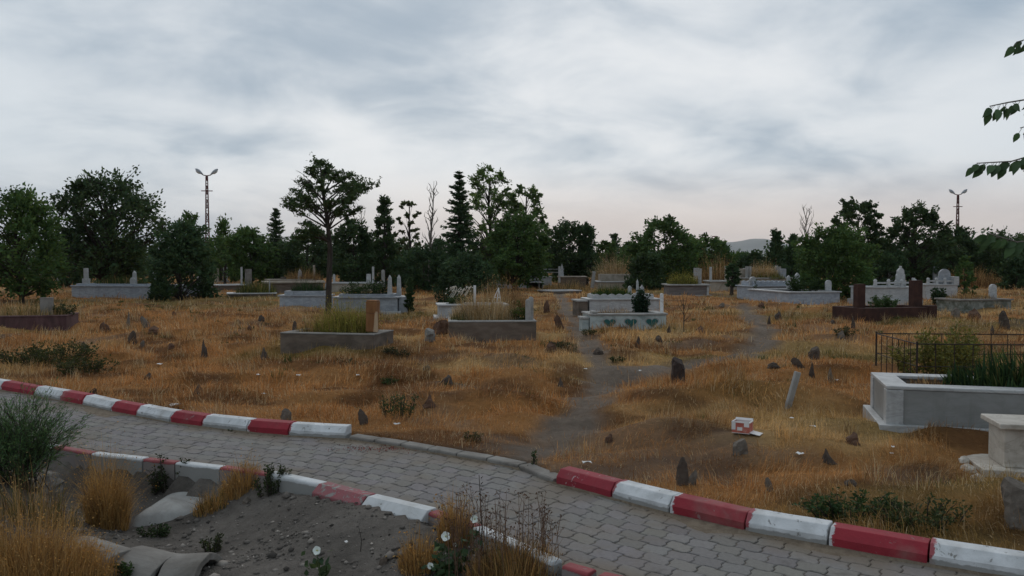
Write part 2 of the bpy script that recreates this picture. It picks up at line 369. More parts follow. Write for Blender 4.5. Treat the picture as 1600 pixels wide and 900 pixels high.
dirt = np.array([.175,.135,.104])*(.75+.5*fbm(xs/.6, ys/.5, 61, 3))[:, None]
td = trail_d(xs, ys) + (fbm(xs/.5, ys/.5, 71, 3)-.5)*.5
w = (1 - sstep(td, -.12, .22))[:, None]; tone = tone*(1-w) + dirt*w
bare = (sstep(fbm(xs/1.6, ys/1.1, 81, 3), .62, .72)*.5)[:, None]; tone = tone*(1-bare) + dirt*.8*bare
edge = ((1 - sstep(df, .0, .35))*.35)[:, None]; tone = tone*(1-edge) + dirt*edge
fore = np.array([.150,.130,.112])*(.55+.9*fbm(xs/.35, ys/.35, 91, 4))[:, None]
w = (dn > -.3)[:, None].astype(float); tone = tone*(1-w) + fore*w
me = npmesh('ground', V, F, tone, True)
m, nt, o = newmat('ground')
a = nd(nt, 'ShaderNodeAttribute', attribute_name='tint').outputs['Color']
pos = nd(nt, 'ShaderNodeNewGeometry').outputs['Position']
v = mth(nt, 'ADD', mth(nt, 'MULTIPLY', fnoise(nt, pos, 14, 7, .7), 1.1), .42)
v = mth(nt, 'MULTIPLY', v, mth(nt, 'ADD', mth(nt, 'MULTIPLY', fnoise(nt, pos, 1.1, 5, .6), .7), .65))
col = nd(nt, 'ShaderNodeVectorMath', {0: a, 'Scale': v}, operation='SCALE').outputs[0]
hg = mth(nt, 'ADD', fnoise(nt, pos, 11, 9, .75), mth(nt, 'MULTIPLY', fnoise(nt, pos, 60, 5, .7), .5))
finish(nt, o, col, .95, hg, .9, .05, .1)
tag(link('ground', me, m), kind='structure')

# the far hill
hx = np.linspace(200, 2400, 120)
prof = 98*np.exp(-((hx-1235)/300)**2) + 35*np.exp(-((hx-800)/250)**2) + 40*np.exp(-((hx-1800)/350)**2) + 14*(fbm(hx/170, hx*0, 5, 4)-.5)
rows = [(3900, 0), (4050, .45), (4250, .85), (4450, 1.0), (4900, .7), (5300, 0)]
V = np.array([(x, y + 60*math.sin(x/130), max(p*k + (6*math.sin(x/41+y) if 0 < k else -3), -3)) for y, k in rows for x, p in zip(hx, prof)])
n = len(hx); F = [(r*n+i, r*n+i+1, (r+1)*n+i+1, (r+1)*n+i) for r in range(len(rows)-1) for i in range(n-1)]
M['hill'] = surf('bare_hill', (.20,.19,.16), (.27,.25,.21), .004, .95, bump=.2, bscale=.05)
tag(link('hills', npmesh('hills', V, F, None, True), M['hill']), kind='structure')

# ------------------------------------------------------------------ the paved path: interlocking pavers on a bed
def smooth_poly(X, Y, n=500, it=3):
    d = np.concatenate([[0], np.cumsum(np.hypot(np.diff(X), np.diff(Y)))]); s = np.linspace(0, d[-1], n)
    return np.interp(s, d, X), np.interp(s, d, Y)
fx_, fy_ = smooth_poly(FX, FY); nx_, ny_ = smooth_poly(NX, NY)
cxs, cys = (fx_+nx_)/2, (fy_+ny_)/2
for _ in range(60):
    cxs[1:-1] = (cxs[:-2]+2*cxs[1:-1]+cxs[2:])/4; cys[1:-1] = (cys[:-2]+2*cys[1:-1]+cys[2:])/4
cs = np.concatenate([[0], np.cumsum(np.hypot(np.diff(cxs), np.diff(cys)))])
tx, ty = np.gradient(cxs, cs), np.gradient(cys, cs); ln = np.hypot(tx, ty); tx /= ln; ty /= ln
def along(s, t):                                         # t to the field side (left of travel)
    return np.interp(s, cs, cxs) - np.interp(s, cs, ty)*t, np.interp(s, cs, cys) + np.interp(s, cs, tx)*t
PL, PW = .166, .132
s0 = float(np.interp(-11, cxs, cs)); s1 = float(np.interp(6.5, cxs, cs))
side = []
for (a, b, c, d, n) in ((0,0,1,0,7),(1,0,1,1,5),(1,1,0,1,7),(0,1,0,0,5)):
    side += [(a+(c-a)*k/n, b+(d-b)*k/n) for k in range(n)]
side = np.array(side); m_ = len(side)
def wave(q): return np.clip(3.2*np.sin(2*np.pi*q), -1, 1)
PV, PF, PT = [], [], []
prn = np.random.default_rng(5)
rowsn = int(2.2/PW); base = 0
for j in range(-rowsn//2, rowsn//2+1):
    for i in range(int(s0/PL), int(s1/PL)):
        sc, tc = (i+.5*(j % 2)+.5)*PL, (j+.5)*PW
        X0, Y0 = along(sc, tc)
        if Y0 > Ff(X0)+.10 or Y0 < Nf(X0)-.10: continue
        col = np.array([.185,.170,.160])*prn.uniform(.88,1.10)*np.array([1, prn.uniform(.97,1.02), prn.uniform(.94,1.03)])
        tilt = prn.normal(0, .003, 2); dz = prn.normal(0, .0013)
        for ins, z in ((.003, -.03), (.003, -.004), (.008, 0.0)):
            ps = sc - PL/2 + ins + side[:,0]*(PL-2*ins); pt = tc - PW/2 + ins + side[:,1]*(PW-2*ins)
            qs = ps + .0085*wave(pt/PW); qt = pt + .0075*wave(ps/PL)
            x, y = along(qs, qt); y = np.clip(y, Nf(x)+.004, Ff(x)-.004)
            PV.append(np.stack([x, y, z + dz + tilt[0]*(ps-sc)*4 + tilt[1]*(pt-tc)*4], 1)); dd = np.minimum(Ff(x)-y, y-Nf(x))*.83; wd = ((1-sstep(dd, .02, .30))*sstep(fbm(x/.33, y/.33, 131, 3), .30, .62)*.9)[:, None]; PT.append(col*(1-wd) + np.array([.175,.132,.092])*wd)
        for r_ in range(2):
            for k in range(m_): PF.append((base+r_*m_+k, base+r_*m_+(k+1)%m_, base+(r_+1)*m_+(k+1)%m_, base+(r_+1)*m_+k))
        PF.append(tuple(base+2*m_+k for k in range(m_))); base += 3*m_
me = bpy.data.meshes.new('path'); me.from_pydata(np.concatenate(PV).tolist(), [], PF); me.update()
ca = me.color_attributes.new('tint', 'FLOAT_COLOR', 'POINT'); T = np.ones((base, 4), np.float32); T[:, :3] = np.concatenate(PT); ca.data.foreach_set('color', T.ravel())
m, nt, o = newmat('pavers')
a = nd(nt, 'ShaderNodeAttribute', attribute_name='tint').outputs['Color']
pos = nd(nt, 'ShaderNodeNewGeometry').outputs['Position']
v = mth(nt, 'ADD', mth(nt, 'MULTIPLY', fnoise(nt, pos, 40, 6, .7), .7), .65)
col = nd(nt, 'ShaderNodeVectorMath', {0: a, 'Scale': v}, operation='SCALE').outputs[0]
du = smooth(nt, fnoise(nt, pos, 1.3, 7, .62, .5), .46, .66); col = mixc(nt, mth(nt, 'MULTIPLY', du, .75), col, (.165,.135,.105))
st = smooth(nt, fnoise(nt, pos, 3.1, 6, .65, .3), .60, .72); col = mixc(nt, mth(nt, 'MULTIPLY', st, .6), col, (.085,.075,.066))
finish(nt, o, col, .88, fnoise(nt, pos, 90, 5, .7), .5, .004, .25)
tag(link('path', me, m), kind='structure')
B = MB(); ii = np.arange(0, len(cxs))
V = []; ss = np.linspace(s0-1, s1, 160)
for t in (-1.15, -.5, 0, .5, 1.15):
    x, y = along(ss, t); x2 = np.clip(y, Nf(x), Ff(x)); V.append(np.stack([x, x2, np.full_like(x, -.0065)], 1))
n = len(ss); F = [(r*n+i, r*n+i+1, (r+1)*n+i+1, (r+1)*n+i) for r in range(4) for i in range(n-1)]
tag(link('path_bed', npmesh('path_bed', np.concatenate(V), F, None, True), surf('joint_dirt', (.090,.074,.058), (.145,.12,.095), 9, .97, bump=1, bscale=60, bdist=.01)), kind='structure')

# dust and straw drifted against the field kerb
sx = np.linspace(-9, 5, 420); wd = .02 + .22*sstep(fbm(sx*1.3, sx*0+2, 151, 3), .38, .75)**1.3
V = []
for q, z in ((0, .016), (.35, .011), (.7, .006), (1.0, -.004)): V.append(np.stack([sx, Ff(sx) + .006 - (wd*q + .012*(fbm(sx*9, sx*0+q, 161, 2)-.5)*(q > 0))*1.2, z + .006*(fbm(sx*7, sx*0+q*3, 171, 2)-.5)], 1))
n = len(sx); F = [(r*n+i, (r+1)*n+i, (r+1)*n+i+1, r*n+i+1) for r in range(3) for i in range(n-1)]
tag(link('soil_drift', npmesh('soil_drift', np.concatenate(V), F, None, True), surf('drift_dirt', (.135,.100,.070), (.20,.155,.11), 14, .97, bump=1, bscale=70, bdist=.01)), kind='structure')

# ------------------------------------------------------------------ kerb stones, each a thing
def kerb(p, q, prof, mat, label, group, dz=0.0, out=1, gap=.006):
    p = Vector((p[0], p[1], 0)); q = Vector((q[0], q[1], 0)); L = (q-p).length
    d = (q-p).normalized()
    o = bpy.data.objects
    mb = MB(); n = len(prof)
    rr = random.Random(label)
    K = 5; vs = []
    for k in range(K):
        x = gap + (L-2*gap)*k/(K-1)
        for (u, z) in prof: vs.append((x, out*(u + rr.uniform(-.0014,.0014)), z + rr.uniform(-.0014,.0014)))
    fs = [(k*n+i, k*n+(i+1)%n, (k+1)*n+(i+1)%n, (k+1)*n+i) for k in range(K-1) for i in range(n)]
    fs += [tuple(range(n-1,-1,-1)), tuple((K-1)*n+i for i in range(n))]
    if out < 0: fs = [tuple(reversed(f)) for f in fs]
    mb.add(vs, fs)
    ob = mb.build('kerb_stone', mat, None, .007)
    ob.location = (p.x, p.y, dz); ob.rotation_euler = (rr.uniform(-.012,.012), rr.uniform(-.01,.01), math.atan2(d.y, d.x))
    return tag(ob, label, 'kerb stone', group)
TALL = [(0,-.14),(0,.062),(.045,.118),(.145,.120),(.15,.112),(.15,-.14)]
LOW = [(0,-.10),(0,.030),(.010,.040),(.115,.042),(.125,.034),(.125,-.10)]
NEARP = [(0,-.30),(0,.038),(.010,.050),(.080,.050),(.092,.038),(.092,-.30)]
RAMP = [(0,-.30),(0,.038),(.014,.052),(.10,.052),(.165,.0),(.165,-.30)]
ORD = ['first','second','third','fourth','fifth','sixth','seventh','eighth','ninth','tenth','eleventh','twelfth','thirteenth']
g1 = 'red and white kerb stones along the field side of the path'
pts = [P(*q) for q in FAR_L][::-1]
last = Vector(pts[-1]); dirn = (Vector(pts[-1]) - Vector(pts[-2])).normalized()
pts += [tuple(last + dirn*.56*k) for k in range(1, 5)]
nw = nr = 0
for k in range(len(pts)-1):
    q, p = pts[k], pts[k+1]
    if k % 2 == 0:
        lab = 'white painted kerb stone with a broken end where the left far kerb run stops' if k == 0 else 'white painted kerb stone, %s white one left of the broken kerb end' % ORD[nw-1]; nw += 1; mt = M['white_paint']
    else: lab = 'red painted kerb stone, %s red one left of the broken white kerb end' % ORD[nr]; nr += 1; mt = M['red_paint']
    kerb(p, q, TALL, mt, lab, g1)
pts = [P(*q) for q in FAR_R]; last = Vector(pts[-1]); dirn = (Vector((3.9,3.55)) - last).normalized()
pts += [tuple(last + dirn*.55*k) for k in range(1, 4)]
nw = nr = 0
for k in range(len(pts)-1):
    if k % 2 == 0: lab = 'scratched red kerb stone beside the end of the footpath gap' if k == 0 else 'red painted kerb stone, %s red one right of the scratched red stone' % ORD[nr-1]; nr += 1; mt = M['scratched_red' if k == 0 else 'red_paint']
    else: lab = 'white painted kerb stone, %s white one right of the scratched red stone' % ORD[nw]; nw += 1; mt = M['white_paint']
    kerb(pts[k], pts[k+1], TALL, mt, lab, g1)
xa, xb = P(540,689)[0], P(868,752)[0]; n = 7
lx = np.linspace(xa+.02, xb-.02, n+1)
for k in range(n):
    kerb((lx[k], Ff(lx[k])), (lx[k+1], Ff(lx[k+1])), LOW, M['concrete'], 'low bare concrete kerb stone, %s one right of the broken white kerb end' % ORD[k], 'low unpainted kerb stones across the footpath gap')
g2 = 'worn red and white kerb stones along the near side of the path'
pts = [P(*q, .06) for q in NEAR]
names = [('w','white near kerb stone half hidden by the green broom bush'),('r','red near kerb stone just right of the green broom bush'),('w','long thin white near kerb stone above the golden grass clump'),
 ('r','short red near kerb stone left of the dark weed on the kerb'),('w','white near kerb stone above the gray concrete slab'),('r','red near kerb stone behind the dry grass beside the concrete slab'),
 ('w','white near kerb stone with a bare gray band at the dirt ramp'),('f','dusty faded red kerb stone at the top of the dirt ramp'),('w','clean white near kerb stone at the right of the dirt ramp'),
 ('r','broken red near kerb stone end beside the right dry grass'),('w','white near kerb stone behind the tall dry stalks, nearest the broken red one'),('w','white near kerb stone behind the tall dry stalks, nearest the bottom edge'),
 ('r','small red near kerb stone at the foot of the dry stalks'),('r','red near kerb stone at the bottom edge right of the dry stalks')]
for k in range(len(pts)-1):
    c, lab = names[k]
    kerb(pts[k], pts[k+1], RAMP if k in (7,8) else NEARP, {'w':M['ramp_white' if k == 8 else 'near_white'],'r':M['near_red'],'f':M['faded_red']}[c], lab, g2, out=-1, gap=.05 if k == 12 else .006, dz=.012 if k in (6,7,8) else 0)
for k in range(2):
    a = Vector(pts[-1]) + (Vector((1.6,3.75))-Vector(pts[-1]))*(k*.8/1.0)*.8; b = a + (Vector((1.6,3.75))-Vector(pts[-1]))*.62
    if k == 0: kerb(tuple(a), tuple(b), NEARP, M['near_white'], 'white near kerb stone just below the bottom edge of the photo', g2, out=-1)
# ------------------------------------------------------------------ graves
GR = 'raised graves in the cemetery field'
def outline_arch(w, h, n=10, k=1.0):
    r = w/2; return [(-r,0),(r,0)] + [(r*math.cos(t), h-r*k + r*k*math.sin(t)) for t in np.linspace(0, math.pi, n)]
def outline_point(w, h): r = w/2; return [(-r,0),(r,0),(r,h-r*1.1),(r*.55,h-r*.55),(0,h),(-r*.55,h-r*.55),(-r,h-r*1.1)]
def outline_ornate(w, h):
    r = w/2; half = [(r,0),(r,h*.25),(r*.8,h*.32),(r*.8,h*.55),(r*.62,h*.62),(r*.62,h*.76),(r*.35,h*.86),(r*.14,h*.90),(r*.10,h)]
    return [(-x, z) for x, z in reversed(half)][0:0] + [(-r,0)] + half + [(-x, z) for x, z in reversed(half)][:-1]
def stone(kind, root, x, y, z, w, h, t, mat, name='headstone', rz=0.0, lean=0.0):
    mb = MB()
    if kind == 'obelisk':
        a = w/2; mb.frustum(0,0,0,h*.86,a,t/2,a*.72,t*.36); mb.frustum(0,0,h*.86,h,a*.72,t*.36,a*.08,t*.04)
    elif kind == 'slab': mb.box(-w/2,-t/2,0,w/2,t/2,h)
    elif kind == 'arch': mb.prism(outline_arch(w,h), -t/2, t/2)
    elif kind == 'point': mb.prism(outline_point(w,h), -t/2, t/2)
    elif kind == 'ornate': mb.prism(outline_ornate(w,h), -t/2, t/2)
    o = mb.build(name, mat, root, min(.01, t*.12)); o.location = (x, y, z); o.rotation_euler = (0, lean, rz); return o
def grave(label, p0, p1, w, h, mat, cop=None, cmat=None, name='grave', plinth=None, t=.14, soil=None, inset=None, ends=False, corner=None, end_x=None, sink=.30):
    if end_x is not None: A = PG(*p0); ang, L = end_x
    else: A = Vector((*P(*p0, .03), .03)); Bp = Vector((*P(*p1, .03), .03)); d = Bp - A; ang = math.atan2(d.y, d.x); L = math.hypot(d.x, d.y)
    root = empty(name, A, ang); tag(root, label, 'grave', GR)
    mb = MB(); mb.ring(0, 0, L, w, t, -sink, h); o = mb.build('wall', mat, root, .008)
    if cop: 
        ov, th = cop; mb = MB(); mb.ring(-ov, -ov, L+ov, w+ov, t+2*ov+.03, h+.001, h+th); mb.build('coping', cmat or mat, root, .008)
    if inset:
        hh, im, scal = inset; mb = MB(); ct = h+(cop[1] if cop else 0); e = t*.55+.05
        if scal:
            nlob = max(5, int((L-2*e)/.22)); 
            top = [(L-e - (L-2*e)*k/(nlob*8), ct+hh-.035+.05*abs(math.sin(math.pi*k/8))) for k in range(nlob*8+1)]
            for y in (e, w-e-.05): mb.prism([(e, ct+.001),(L-e, ct+.001)]+top, y, y+.05)
            mb.box(e, e+.055, ct+.001, e+.05, w-e-.055, ct+hh); mb.box(L-e-.05, e+.055, ct+.001, L-e, w-e-.055, ct+hh)
        else: mb.ring(e, e, L-e, w-e, .06, ct+.001, ct+hh)
        mb.build('upper_rim', im, root, .006)
    if plinth: 
        e, ph, pm = plinth; mb = MB(); mb.ring(-e, -e, L+e, w+e, e-.003, -.28, ph); mb.build('plinth', pm, root, .006)
    if corner:
        mb_m = corner
        for x, y in ((-.012,-.012),(L-.138,-.012),(-.012,w-.138),(L-.138,w-.138)):
            MB().box(x, y, -.25, x+.15, y+.15, h-.002).build('corner_post', mb_m, root, .006)
    nxs, nys = 14, 8; xs = np.linspace(t-.01, L-t+.01, nxs); ys = np.linspace(t-.01, w-t+.01, nys)
    V = [(x, y, (soil if soil is not None else h-.06) + .05*(fbm(np.array(x*3+A.x), np.array(y*3+A.y), 3)-.5)) for y in ys for x in xs]
    F = [(r*nxs+i, r*nxs+i+1, (r+1)*nxs+i+1, (r+1)*nxs+i) for r in range(nys-1) for i in range(nxs-1)]
    link('soil_bed', npmesh('soil_bed', V, F, None, True), M['soil'], root)
    c, s = math.cos(ang), math.sin(ang); FOOT.append((A.x, A.y, c, s, L, w))
    root['L'] = L; root['hh'] = h + (cop[1] if cop else 0)
    return root
def gpt(root, x, y, z=0.0):
    a = root.rotation_euler.z; c, s = math.cos(a), math.sin(a)
    return Vector((root.location.x + x*c - y*s, root.location.y + x*s + y*c, root.location.z + z))
M['panel_marble'] = marble('dull_gray_marble', (.215,.212,.20), (.26,.257,.245), (.205,.202,.19), stain=(.17,.165,.15))
mar, blu, gra, cre = M['marble'], M['blue_marble'], M['gray_marble'], M['cream_marble']

# near right: gray marble grave with its base slab
g_big = grave('large gray marble grave full of green leaves in front of the iron fence', (1386,666), None, .98, .34, M['panel_marble'], (.012,.035), mar, name='marble_grave', plinth=(.075,.02,mar), t=.16, corner=mar, end_x=(R(-15), 2.3))
# near right: cream box grave on a step
A = PG(1566,742); g = empty('cream_grave', A, R(-12)); tag(g, 'cream marble box grave on a broken step at the right edge', 'grave', GR)
MB().box(-.16,-.08,-.1,1.9,.52,.05).build('base_slab', cre, g, .008); MB().box(.02,.02,.051,1.75,.40,.36).build('wall', cre, g, .006)
MB().box(-.03,-.03,.361,1.81,.45,.405).build('cover_slab', cre, g, .008); FOOT.append((A.x-.15, A.y-.1, math.cos(R(-10)), math.sin(R(-10)), 2.0, .95))
# hearts grave
g_heart = grave('pale green grave with three teal painted hearts on its front', (922,518), (1041,517), .95, .37, M['green_plaster'], (.03,.045), M['light_concrete'], name='heart_grave', t=.13)
L = g_heart['L']
def heart(cx, cz, s):
    ts = np.linspace(0, 2*math.pi, 28, endpoint=False)
    return [(cx + s*.066*16*math.sin(a)**3/1.0, cz + s*.066*(13*math.cos(a)-5*math.cos(2*a)-2*math.cos(3*a)-math.cos(4*a))*.78) for a in ts][::-1]
for k in range(3):
    MB().prism(heart(.46+.50*k, .20, .135), -.006, .02).build('heart', M['teal'], g_heart)
    ring_ = MB().prism(heart(.46+.50*k, .203, .165), -.003, .02).build('heart_border', M['light_concrete'], g_heart)
MB().box(.05,-.03,.416,.17,.3,.47).build('corner_block', M['light_concrete'], g_heart, .01)
stone('arch', g_heart, L-.08, .12, .41, .075, .46, .06, M['white_metal'], 'headstone')
MB().box(-.17,.06,-.1,-.012,.5,.28).build('side_step', M['green_plaster'], g_heart, .01); MB().box(-.2,.03,.281,-.014,.53,.33).build('step_cap', M['light_concrete'], g_heart, .008)
# grave behind the hearts
g_scal = grave('gray marble grave with scalloped rim just behind the heart grave', (921,494), (1030,493), 1.0, .46, mar, (.04,.05), mar, inset=(.12, mar, True))
for x, k, w, h in ((1.42,'point',.10,.36),(1.66,'obelisk',.08,.55),(1.80,'ornate',.20,.38)): stone(k, g_scal, x, .75, .51, w, h, .08, mar)
MB().box(-.32,.0,-.1,-.05,.9,.42).build('brick_pier', M['brown_concrete'], g_scal, .01); MB().box(-.36,-.04,.421,-.055,.94,.47).build('pier_cap', M['light_concrete'], g_scal, .01)
# concrete grave with dry grass, and its white twin behind
g_con = grave('brown concrete grave overgrown with tall dry grass in mid field', (701,535), (838,534), 1.0, .40, M['brown_concrete'], (.008,.03), M['light_concrete'], name='concrete_grave', t=.15)
L = g_con['L']
for dx, dy in ((.08,.30),(.16,.12)): stone('arch', g_con, L-dx, dy, .40, .10, .46 if dy < .2 else .50, .07, M['light_concrete'])
g_wht = grave('white marble grave behind the brown concrete grave, dead flower wreath on it', (686,500), (792,499), .95, .38, mar, (.05,.05), mar, plinth=(.12,.08,mar))
stone('slab', g_wht, 1.03, .5, .43, .07, .50, .05, M['white_metal'])
mb = MB(); 
for a, b in (((-.11,0,0),(.07,0,.40)),((.13,0,0),(.07,0,.40)),((-.06,0,.12),(.12,0,.12)),((.02,0,0),(.075,0,.38))): mb.tube([a,b], .014, 5)
mb.box(-.14,-.04,-.05,.16,.04,0)
o = mb.build('triangle_frame', M['white_metal'], g_wht); o.location = (1.62,.35,.47)
# grave with wooden post
g_post = grave('low concrete grave with a rough wooden post as headstone', (438,551), (584,555), .95, .34, M['brown_concrete'], (.006,.025), M['concrete'], name='concrete_grave', t=.15)
L = g_post['L']
mb = MB(); mb.frustum(0,0,0,.33,.090,.08,.094,.085); mb.frustum(.004,.003,.331,.54,.097,.089,.101,.092); mb.frustum(.004,.003,.541,.565,.100,.091,.090,.080)
p = mb.build('wooden_post', M['wood'], g_post, .012); p.location = (L-.17, .34, .38); p.rotation_euler = (0,.03,0)
o = MB().frustum(0,0,0,.40,.03,.05,.012,.04).build('split_face', M['pale_wood'], p, .01); o.location = (.088,-.045,.0)  # pale strip paints the light that falls on the post's right side
# maroon brick grave at left edge
g_mar = grave('dark maroon brick grave at the left edge with a gray headstone', (-62,520), (104,517), 1.1, .33, M['maroon'], (.012,.035), M['maroon'], name='brick_grave', t=.15)
stone('slab', g_mar, g_mar['L']-.50, .35, .33, .28, .44, .10, M['concrete'])
# left marble
g_bl = grave('long pale blue gray marble grave at left under the big dark tree', (112,467), (232,468), 1.1, .52, blu, (.04,.05), blu, inset=(.07, blu, False))
MB().box(-.13,-.09,0,.13,.09,.28).build('headstone_base', mar, g_bl, .01).location = (.40,.4,.57)
stone('slab', g_bl, .40, .4, .85, .20, .44, .07, mar)
stone('obelisk', g_bl, 2.68, .35, .57, .17, .62, .14, mar); stone('arch', g_bl, 2.68, .22, .57, .24, .34, .06, mar, 'side_stone'); 
g_bl2 = grave('blue gray marble grave half hidden by the low cedar bush at left', (240,466), (318,466), 1.1, .52, blu, (.04,.05), blu)
stone('slab', g_bl2, -.12, .4, .2, .13, .98, .10, mar)
# pair of gray marbles
g_pl = grave('blue gray marble grave left of the lone tree trunk', (437,483), (511,483), 1.0, .42, blu, (.05,.05), gra, inset=(.13, gra, False), plinth=(.10,.03,mar))
stone('ornate', g_pl, 1.45, .6, .6, .14, .30, .06, mar)
g_pr = grave('gray marble grave right of the lone tree with two pointed white headstones', (522,488), (621,488), 1.1, .44, gra, (.06,.05), gra, inset=(.08, gra, False), plinth=(.12,.035,mar))
L = g_pr['L']
for dx, dy in ((.27,.25),(.06,.85)): stone('obelisk', g_pr, L-dx, dy, .49, .15, .68, .12, mar)
MB().box(L+.02,.15,-.1,L+.30,1.0,.48).build('side_block', gra, g_pr, .01)
# second row at left centre
g_r1 = grave('concrete grave with long pale rim behind the lone tree at left', (412,459), (505,458), 1.4, .50, M['brown_concrete'], (.10,.09), M['beige'])
g_r1b = grave('beige walled grave with thin headstones seen beyond the pale rimmed grave', (420,449), (500,448), 1.5, .42, M['beige'], (.06,.05), M['beige'])
stone('ornate', g_r1b, 1.9, .5, .46, .30, .62, .10, mar); stone('slab', g_r1b, 2.75, .5, .46, .13, .85, .10, M['beige']); stone('slab', g_r1b, .9, .4, .3, .30, .30, .2, M['brown_concrete'], 'footstone')
g_r2 = grave('beige grave with white rim and headstones behind the two pointed stones', (517,458), (588,458), 1.3, .46, M['beige'], (.06,.06), mar)
L = g_r2['L']; stone('point', g_r2, .10, .3, .52, .12, .42, .10, mar); stone('slab', g_r2, L-.42, .3, .52, .22, .42, .10, mar); stone('slab', g_r2, L-.20, .3, .52, .10, .78, .10, mar); stone('arch', g_r2, L+.28, .4, .3, .16, .85, .10, M['light_concrete'])
g_l1 = grave('low concrete grave with a thin white post among left shrubs', (342,456), (384,455), 1.2, .30, M['brown_concrete'], (.05,.06), mar)
stone('slab', g_l1, g_l1['L']-.1, .3, .36, .09, .90, .08, mar); stone('slab', g_l1, g_l1['L']+.30, .4, .0, .30, 1.15, .2, M['concrete'], 'pillar')
g_l2 = grave('low white rimmed grave in the grass left of the marble pair', (356,466), (431,465), 1.2, .16, M['brown_concrete'], (.05,.05), mar)
stone('slab', g_l2, g_l2['L']-.25, .3, .2, .05, .55, .05, mar)
# centre far
g_c1 = grave('blue white grave with gabled end below the dark mulberry tree', (756,452), (842,452), 1.2, .50, blu, (.06,.06), mar)
L = g_c1['L']; mb = MB(); mb.prism([(-.45,0),(.45,0),(.45,.12),(.12,.50),(-.08,.52),(-.45,.12)], -.06, .06); o = mb.build('gable_stone', gra, g_c1, .01); o.location = (L-.55,.3,.56)
stone('ornate', g_c1, L-1.45, .5, .56, .22, .75, .10, mar); stone('slab', g_c1, L-1.62, .55, .0, .10, 1.1, .08, M['green_metal'], 'green_post')
g_c2 = grave('gray white low grave with a short square pillar beside the dark mulberry', (826,452), (848,452), 1.3, .36, mar, (.04,.05), mar); stone('slab', g_c2, g_c2['L']-.08, .1, -.1, .22, .62, .2, mar, 'pillar')
g_c3 = grave('low sunken grave with white rim line at field edge in centre', (862,459), (908,458), 1.3, .10, M['brown_concrete'], (.04,.05), mar)
g_c4 = grave('concrete grave with white posts behind the sunken white rim', (874,450), (916,450), 1.6, .62, M['brown_concrete'], (.06,.05), M['beige']); stone('slab', g_c4, .0, .0, .3, .12, .95, .1, mar); stone('ornate', g_c4, .2, .9, .6, .22, .8, .1, mar)
g_c5 = grave('beige terraced grave with white rim left of the dry straw bush', (934,452), (992,452), 2.2, .38, M['beige'], (.06,.06), mar)
stone('slab', g_c5, -.3, .2, 0, .18, 1.0, .12, M['light_concrete'], lean=.12); MB().ring(.2,.8,2.2,1.9,.12,.35,.82).build('upper_terrace', M['beige'], g_c5, .01)
g_c6 = grave('white railed grave deep under the central trees', (842,446), (862,446), 1.4, .5, mar, (.05,.05), mar)
MB().box(0,.02,.80,1.6,.06,.86).box(0,.02,1.0,1.6,.06,1.06).box(.02,.02,.56,.07,.06,1.1).box(1.5,.02,.56,1.56,.06,1.1).build('railing', mar, g_c6)
# centre right
g_b = grave('gray block walled grave with a flat concrete rim and yellow shrubs', (1045,462), (1106,462), 1.3, .46, M['block'], (.10,.06), M['light_concrete'], plinth=(.16,.035,M['light_concrete']))
stone('slab', g_b, 1.52, .5, .52, .16, .72, .12, M['light_concrete']); MB().box(g_b['L']-.05,-.035,-.05,g_b['L']+.04,.2,.455).build('corner_post', mar, g_b, .01)
g_b2 = grave('low white rimmed grave with thin posts right of the block grave', (1110,456), (1138,456), 1.4, .50, M['beige'], (.07,.07), M['light_concrete']); stone('slab', g_b2, .1, .4, .57, .12, .7, .1, mar); stone('slab', g_b2, .9, .5, .57, .10, .75, .1, M['beige'])
g_w = grave('wide blue white marble family grave right of centre in front of the dense tree', (1233,478), (1312,477), 3.0, .46, blu, (.05,.05), mar)
stone('arch', g_w, g_w['L']-.28, .3, .51, .22, .40, .10, mar); stone('point', g_w, 1.25, 1.6, .51, .18, .65, .08, mar); stone('point', g_w, .95, 1.7, .51, .14, .55, .08, mar)
g_sc = grave('scalloped blue gray marble grave just left of the wide family grave', (1176,467), (1238,466), 1.2, .50, blu, (.06,.05), blu, inset=(.18, blu, True)); stone('arch', g_sc, .2, .3, .55, .34, .38, .1, mar)
g_t = grave('beige terraced grave with square posts far right of centre', (1172,454), (1236,453), 2.0, .62, M['beige'], (.06,.06), M['light_concrete'])
for x, h in ((.22,.62),(.42,.62),(2.15,.66),(2.35,.60)): stone('slab', g_t, x, .6, .66, .14, h, .12, M['light_concrete'])
MB().box(.0,.9,.60,2.2,1.3,1.15).build('back_wall', M['beige'], g_t, .01); MB().box(2.10,.2,.6,2.5,.5,1.15).build('end_slab', gra, g_t, .01)
# dark red stone monument
g_r = grave('dark red stone grave with two tall rust slabs at its ends', (1347,506), (1462,503), 1.2, .40, M['rust_stone'], None, name='monument_grave', t=.17)
L = g_r['L']
MB().box(.07,.25,.15,.30,.45,1.02).build('tall_slab', M['rust_stone'], g_r, .01); MB().box(L-.45,.3,.15,L-.16,.5,1.10).build('tall_slab', M['rust_stone'], g_r, .01)
MB().box(L-.26,-.03,-.1,L+.02,.22,.44).build('corner_block', M['rust_stone'], g_r, .01)
g_cap = PG(1340,501); g = empty('marble_marker', g_cap, R(-8)); tag(g, 'small white marble marker with a cap beside the dark red grave', 'grave marker')
MB().box(-.13,-.10,-.05,.13,.10,.05).build('base', cre, g, .008); MB().box(-.085,-.08,.051,.085,.08,.32).build('column', mar, g, .008); MB().box(-.105,-.10,.321,.105,.10,.365).build('cap', mar, g, .006)
stone('arch', g, 0, 0, .366, .14, .27, .07, mar)
g_rw = grave('white marble grave with rail and ornate headstone behind the dark red grave', (1364,480), (1437,479), 1.3, .66, mar, (.04,.05), mar, plinth=(.08,.25,mar))
L = g_rw['L']
